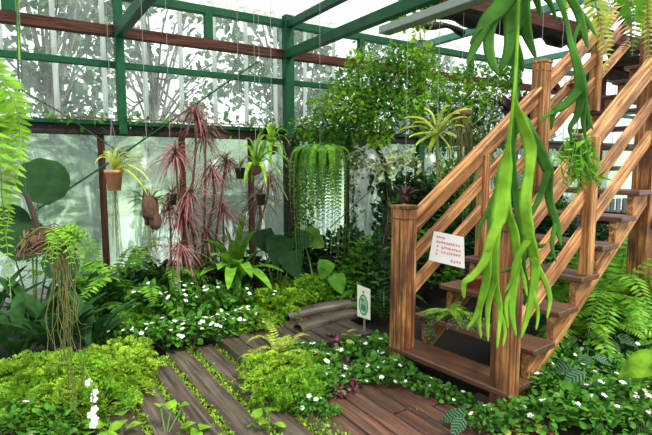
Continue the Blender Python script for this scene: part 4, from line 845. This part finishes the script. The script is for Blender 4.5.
# strap-leaved orchid
ob = at(437, 138, 4.6)
t = thing('hanging_orchid', 'yellow-green strap-leaved orchid with bare roots hanging above the first railing', 'hanging plant', ob)
g = Geo(); g.tube(spline([(0, 0, .12), (0, 0, 0), at(439, 160, 4.6) - ob], 8), .014, 7); g.obj('stem', 'stem', t); hang_wire(t, ob + [0, 0, .1])
g = Geo()
for (a, b_, h) in ((399, 131, .10), (404, 119, .12), (412, 124, .10), (409, 138, .06), (416, 146, .05), (472, 110, .13), (468, 118, .1), (464, 127, .08), (456, 138, .06), (450, 150, .05), (424, 110, .13), (450, 106, .14), (430, 152, .04), (460, 114, .12)):
    e = at(a, b_, 4.6 + rg.normal(0, .08)) - ob; g.ribbon(spline([(0, 0, .06 - h * .3), e * .4 + [0, 0, h * .75], e * .8 + [0, 0, h * .4], e], 9), np.array([.6, .9, 1, 1, 1, .95, .8, .6, .08]) * .055, (0, 0, 1), .25)
g.obj('leaves_foliage', 'ylw', t)
for i in range(9):
    g = Geo(); u = 439 + rg.normal(0, 4); g.tube(spline([(0, 0, -.08), at(u, 172, 4.6) - ob, at(u + rg.normal(0, 3), rg.uniform(185, 210), 4.6) - ob], 8), .004, 5); g.obj('hanging_root', 'root', t)
# hanging basket with moss strands
for (u, v, d, w_, n_, e0, e1, lb) in ((461, 114, 5.3, 11, 46, 140, 190, 'brown hanging nest with long moss strands beyond the orchid'), (486, 150, 5.6, 16, 40, 175, 230, 'curtain of grey green hanging moss behind the railing')):
    hb = at(u, v, d); t = thing('hanging_moss', lb, 'hanging plant', hb); g = Geo(); g.blob((0, 0, 0), (.09, .09, .06), 5, amp=.3); g.obj('nest', 'fibre', t); hang_wire(t, hb)
    g = Geo()
    for i in range(n_):
        a = u + rg.normal(0, w_ * .6); g.tube(spline([(rg.normal(0, .04), rg.normal(0, .04), 0), at(a, v + 16, d + rg.normal(0, .1)) - hb, at(a + rg.normal(0, 2), rg.uniform(e0, e1), d + rg.normal(0, .1)) - hb], 9), .0035, 4)
    tag(g.obj('moss_strands', 'root' if u < 470 else 'stem', t), None, None, None, 'stuff')
# bromeliads on a hanging shelf beyond the railing
sb = at(518, 122, 5.0)
t = thing('hanging_shelf', 'narrow plank shelf hung on wires beyond the top railing', 'shelf', sb); bar('plank', sb - [.32, -.03, 0], sb + [.32, -.03, 0], .12, .02, 'greywood', t)
for x in (-.3, .3): hang_wire(t, sb + [x, -x * .09, 0])
for (u, lb) in ((503, 'purple bromeliad at the near end of the hanging shelf'), (515, 'purple bromeliad in the middle of the hanging shelf'), (530, 'purple bromeliad at the far end of the hanging shelf')):
    pb = wy(u, 119, sb[1] - 0.0); pb = at(u, 119.5, 5.0); pb = np.array([pb[0], sb[1] - (pb[0] - sb[0]) * .09, sb[2] + .012]); t = thing('bromeliad_plant', lb, 'plant', pb); g = Geo(); g.lathe([(0, 0), (.04, 0), (.052, .07), (.056, .07), (.05, .08), (0, .07)], 14); g.obj('pot', 'pot', t)
    rosette_geo(rg, 26, .24, tmpl(1, .2, 5, .25, .3, 'strap'), .7, .8).obj('leaf_rosette', 'purple', t, (0, 0, .07))
pb = at(560, 96, 5.2); t = thing('bromeliad_plant', 'purple bromeliad hanging between the upper railing bars', 'plant', pb); hang_wire(t, pb); g = Geo(); g.blob((0, 0, 0), .045, 4); g.obj('root_ball', 'fibre', t); rosette_geo(rg, 26, .24, tmpl(1, .2, 5, .25, .3, 'strap'), .7, .8).obj('leaf_rosette', 'purple', t)
pb = at(405, 198, 5.0); t = thing('bromeliad_plant', 'dark brown bromeliad hanging right behind the top of the far newel post', 'plant', pb); hang_wire(t, pb); g = Geo(); g.blob((0, 0, 0), .05, 4); g.obj('root_ball', 'fibre', t); rosette_geo(rg, 22, .16, tmpl(1, .22, 5, .25, .3, 'strap'), .7, .8).obj('leaf_rosette', 'purple', t)
# leafy mistletoe cactus by the near railing
hb = at(577, 140, 2.6)
t = thing('hanging_cactus', 'leafy green mistletoe cactus dangling in front of the near railing post', 'hanging plant', hb); hang_wire(t, hb)
g = Geo(); g.blob((0, 0, 0), (.03, .03, .03), 4); g.obj('root_ball', 'fibre', t)
for i in range(26):
    e = at(582 + rg.normal(0, 13), rg.uniform(148, 188), 2.6 + rg.normal(0, .05)) - hb; C = spline([(0, 0, 0), e * .4 + [0, 0, .05], e * .8 + [0, 0, .03], e], 10); g = Geo(); g.tube(C, .0025, 4); m = 16
    Q = C[rg.integers(2, 10, m)]; g.inst(T_LANCE, Q, rg.normal(0, .7, (m, 3)) + [0, 0, -.4], rg.normal(0, 1, (m, 3)) + [0, 0, 1], .055 * rg.uniform(.7, 1.4, m), 1); g.obj('shoot', ['stem', 'fern'], t)
# things on the stairs
fp = stp(.305 + .15, .80, .384)
t = thing('fern_plant', 'bright fern growing out over the second stair tread', 'fern', fp); fern_geo(rg, 16, .26, .055, .9, .7, 18).obj('fronds_foliage', ['bright', 'stem'], t); g = Geo(); g.blob((0, 0, .02), (.05, .05, .03), 4); g.obj('crown', 'fibre', t)
for (s, w_, lb) in ((.04 + .305, .88, 'trailing grey-green creeper spilling down beside the far newel post'), (.305 + .1, .62, 'grey-green creeping mat on the second stair tread')):
    fp = stp(s, w_, .384); t = thing('creeping_plant', lb, 'plant', fp); g = Geo(); m = 420
    if w_ > .8: P = np.stack([rg.normal(-.03, .02, m), rg.normal(0, .03, m), rg.uniform(-.19, .03, m)], 1)
    else: P = np.stack([rg.normal(0, .06, m), rg.normal(0, .09, m), rg.uniform(0, .04, m)], 1)
    g.inst(T_TINY, P, rg.normal(0, 1, (m, 3)) + [-.4, 0, 0], (-.6, -.3, 1) + rg.normal(0, .5, (m, 3)), .016 * rg.uniform(.7, 1.3, m)); g.obj('foliage', leaf('grey_green_leaf_' + str(len(M)), (.11, .22, .10), transl=.25), t)
    g = Geo(); g.tube(spline([(.02, 0, .005), (-.02, 0, .01), (-.035, 0, -.15 if w_ > .8 else .01)], 8), .003, 5); g.obj('stem', 'stem', t)
pp = stp(.61 + .14, .80, .585); t = thing('clay_pot', 'small red clay pot standing on the third stair tread', 'pot', pp); g = Geo(); g.lathe([(0, 0), (.042, 0), (.058, .075), (.064, .075), (.064, .10), (.055, .10), (.052, .07), (0, .065)], 20); g.obj('body', 'redpot', t); g = Geo(); g.lathe([(0, .0661), (.051, .0661)], 20); g.obj('earth', 'soil', t)

# --- staghorn fern in the foreground --------------------------------------------------
DS = 1.72
sb = at(520, -22, DS + .05)
t = thing('staghorn_fern', 'large staghorn fern with forked antler fronds hanging before the stairs', 'fern', sb); hang_wire(t, sb, r=.004)
g = Geo(); g.blob((0, 0, 0), (.10, .07, .09), 5, amp=.2); g.obj('root_ball', 'fibre', t)
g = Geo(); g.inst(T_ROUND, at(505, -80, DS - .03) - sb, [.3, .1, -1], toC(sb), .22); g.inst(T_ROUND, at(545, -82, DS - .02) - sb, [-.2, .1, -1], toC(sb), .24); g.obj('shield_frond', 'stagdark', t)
px = DS / FPX
def antler(branches, mat, d=0.0, sag=.03):
    """one forked frond: a list of (path in photo spots, widths at start, middle, end in photo spots)"""
    g = Geo(); fr = None
    for P, W in branches:
        n = max(8, 4 * len(P)); k = len(P); q = np.array([at(u, v, DS + d + sag * math.sin(v * .045 + u * .03 + d * 40)) for u, v in P]) - sb
        C = spline(q, n); w_ = np.interp(np.linspace(0, 1, n), np.linspace(0, 1, len(W)), W) * px * .9
        w_[-1] = max(.0015, w_[-1] * .5)
        T = nrm(np.gradient(C, axis=0)); X = nrm(np.cross(T, np.broadcast_to(-ray(520, 200), T.shape))); N = np.cross(X, T); hw = w_[:, None] / 2; th = .0016
        ring = [C - X * hw + N * .12 * hw, C - X * hw * .5 + N * (.10 * hw + th), C + N * (th * 1.4 - .05 * hw), C + X * hw * .5 + N * (.10 * hw + th), C + X * hw + N * .12 * hw, C + X * hw * .5 + N * (.10 * hw - th), C - N * (th * 1.2 + .05 * hw), C - X * hw * .5 + N * (.10 * hw - th)]
        v = np.stack(ring, 1).reshape(-1, 3); i = np.arange(n - 1)[:, None] * 8; j = np.arange(8)[None]; jn = (j + 1) % 8
        g.add(v, np.stack([i + j, i + jn, i + 8 + jn, i + 8 + j], -1).reshape(-1, 4))
    g.obj('frond', mat, t)
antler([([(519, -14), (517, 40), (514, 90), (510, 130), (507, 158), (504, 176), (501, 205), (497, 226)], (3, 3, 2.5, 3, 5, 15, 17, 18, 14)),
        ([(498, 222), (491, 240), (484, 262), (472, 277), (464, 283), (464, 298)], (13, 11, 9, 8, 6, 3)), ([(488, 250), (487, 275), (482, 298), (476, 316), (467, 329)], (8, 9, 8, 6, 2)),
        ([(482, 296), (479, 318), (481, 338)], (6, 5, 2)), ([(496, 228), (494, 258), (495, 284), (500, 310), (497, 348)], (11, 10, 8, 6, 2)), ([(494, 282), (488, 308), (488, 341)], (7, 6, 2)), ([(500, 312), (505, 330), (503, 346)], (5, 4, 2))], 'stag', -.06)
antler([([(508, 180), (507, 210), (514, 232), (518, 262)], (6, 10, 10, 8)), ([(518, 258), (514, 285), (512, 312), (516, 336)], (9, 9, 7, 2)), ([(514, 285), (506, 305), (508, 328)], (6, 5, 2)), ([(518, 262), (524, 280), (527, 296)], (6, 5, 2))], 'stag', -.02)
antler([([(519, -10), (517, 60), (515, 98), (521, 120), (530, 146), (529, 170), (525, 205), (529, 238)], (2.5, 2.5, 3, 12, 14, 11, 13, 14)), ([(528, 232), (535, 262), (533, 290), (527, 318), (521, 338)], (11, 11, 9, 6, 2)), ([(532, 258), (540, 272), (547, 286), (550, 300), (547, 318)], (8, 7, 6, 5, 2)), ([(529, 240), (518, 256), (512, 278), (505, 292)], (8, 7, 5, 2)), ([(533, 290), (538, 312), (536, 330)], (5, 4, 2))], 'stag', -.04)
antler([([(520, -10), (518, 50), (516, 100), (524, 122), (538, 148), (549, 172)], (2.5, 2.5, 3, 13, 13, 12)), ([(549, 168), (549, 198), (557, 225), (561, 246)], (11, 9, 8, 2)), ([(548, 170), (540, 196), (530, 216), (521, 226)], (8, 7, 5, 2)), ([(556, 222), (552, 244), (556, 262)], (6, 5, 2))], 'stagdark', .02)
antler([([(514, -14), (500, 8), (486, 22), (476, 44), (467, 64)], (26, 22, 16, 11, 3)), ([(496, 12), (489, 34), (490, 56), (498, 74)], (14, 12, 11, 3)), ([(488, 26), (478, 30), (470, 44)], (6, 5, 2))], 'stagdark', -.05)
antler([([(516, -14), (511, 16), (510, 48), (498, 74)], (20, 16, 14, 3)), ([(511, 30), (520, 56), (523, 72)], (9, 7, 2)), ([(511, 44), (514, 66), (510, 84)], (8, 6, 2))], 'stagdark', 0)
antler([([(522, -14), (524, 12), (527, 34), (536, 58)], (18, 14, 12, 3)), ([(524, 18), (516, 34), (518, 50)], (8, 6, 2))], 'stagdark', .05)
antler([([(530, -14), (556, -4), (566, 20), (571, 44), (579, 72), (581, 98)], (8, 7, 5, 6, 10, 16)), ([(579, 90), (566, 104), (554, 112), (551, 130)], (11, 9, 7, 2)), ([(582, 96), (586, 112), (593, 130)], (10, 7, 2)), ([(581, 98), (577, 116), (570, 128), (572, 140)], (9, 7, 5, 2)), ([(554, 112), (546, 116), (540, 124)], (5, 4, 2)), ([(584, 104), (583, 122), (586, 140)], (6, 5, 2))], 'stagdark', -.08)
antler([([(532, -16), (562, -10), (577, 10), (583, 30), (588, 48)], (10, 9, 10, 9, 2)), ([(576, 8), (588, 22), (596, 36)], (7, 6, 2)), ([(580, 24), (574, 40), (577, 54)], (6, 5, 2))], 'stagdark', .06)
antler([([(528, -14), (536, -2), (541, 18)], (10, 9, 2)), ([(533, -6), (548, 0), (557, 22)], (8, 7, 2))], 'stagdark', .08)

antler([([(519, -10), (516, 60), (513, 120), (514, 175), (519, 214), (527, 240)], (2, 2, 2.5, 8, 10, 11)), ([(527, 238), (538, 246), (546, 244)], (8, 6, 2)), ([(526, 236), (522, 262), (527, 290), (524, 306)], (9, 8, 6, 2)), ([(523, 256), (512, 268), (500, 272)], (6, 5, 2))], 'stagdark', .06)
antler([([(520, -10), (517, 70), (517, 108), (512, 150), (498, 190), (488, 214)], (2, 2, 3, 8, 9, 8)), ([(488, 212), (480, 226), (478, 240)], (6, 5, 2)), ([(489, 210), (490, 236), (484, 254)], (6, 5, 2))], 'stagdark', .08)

# ------------------------------------------------------------------ wires, pipes and cables under the roof
def line_thing(name, label, cat, pts, r, mat, part=None):
    pts = np.array(pts, float); b = pts[0].copy(); g = Geo(); g.tube(pts - b, r, 7); o = g.obj(name, mat, None, b); return tag(o, label, cat)
line_thing('bracing_cable', 'dark bracing cable slanting down behind the hanging fern to the mullion', 'cable', [wy(-8, 73, 6.12), wy(60, 112, 6.12), wy(128, 158, 6.12)], .008, 'cable')
line_thing('bracing_cable', 'green bracing cable climbing from the round leaf to the green rail', 'cable', [wy(30, 214, 6.12), wy(130, 149, 6.12), wy(257, 62, 6.12)], .011, 'steel')
line_thing('bracing_cable', 'dark bracing cable slanting behind the fern curtain', 'cable', [wy(330, 228, 6.12), wy(360, 200, 6.12), wy(392, 172, 6.12)], .008, 'cable')
line_thing('garden_string', 'light green cord hanging from the roof beside the hanging fern', 'cord', [at(18, -40, 3.2), at(18.5, 10, 3.2), at(20, 60, 3.2)], .008, 'bright')
line_thing('garden_string', 'dark cord hanging beside the fern fronds below the green cord', 'cord', [at(17, -40, 3.4), at(18, 60, 3.4), at(20, 118, 3.4)], .007, 'cable')
gb = at(384, 33, 4.95); ge = gb + [0.02, -6, 0]
t = thing('roof_channel', 'grey metal channel slung below the roof across the tie beam', 'channel', gb); bar('channel', gb, ge, .14, .035, 'alu', t); bar('flange', gb + [.062, 0, .03], ge + [.062, 0, .03], .012, .05, 'alu', t); bar('flange', gb + [-.062, 0, .03], ge + [-.062, 0, .03], .012, .05, 'alu', t)
for f_ in (.08, .3): hang_wire(t, gb * (1 - f_) + ge * f_)
p0 = at(448, 13, 6.2); line_thing('roof_pipe', 'cream pipe running under the roof beyond the grey channel', 'pipe', [p0, p0 + [1.2, 0, 0], p0 + [5, 0, 0]], .05, 'pipe')
for k, (u, v, d, L, r) in enumerate(((392, 17, 6.3, 1.3, .045), (432, 2, 5.6, 4.5, .16))):
    p0 = at(u, v, d); g = Geo(); x = np.linspace(0, L, 30); pts = np.stack([x, .02 * np.sin(x * 5), .03 * np.sin(x * 7 + 1)], 1); g.tube(pts, r * (1 + .25 * np.sin(x * 11)), 8)
    o = thing('shade_net', None, None, p0); g.obj('roll', 'black', o)
    for x_ in (.15, L * .6): hang_wire(o, p0 + [x_, 0, 0])
    tag(o, ('thin rolled black shade net under the roof beyond the yellow-green vine', 'thick rolled black shade net under the roof behind the staghorn')[k], 'net')
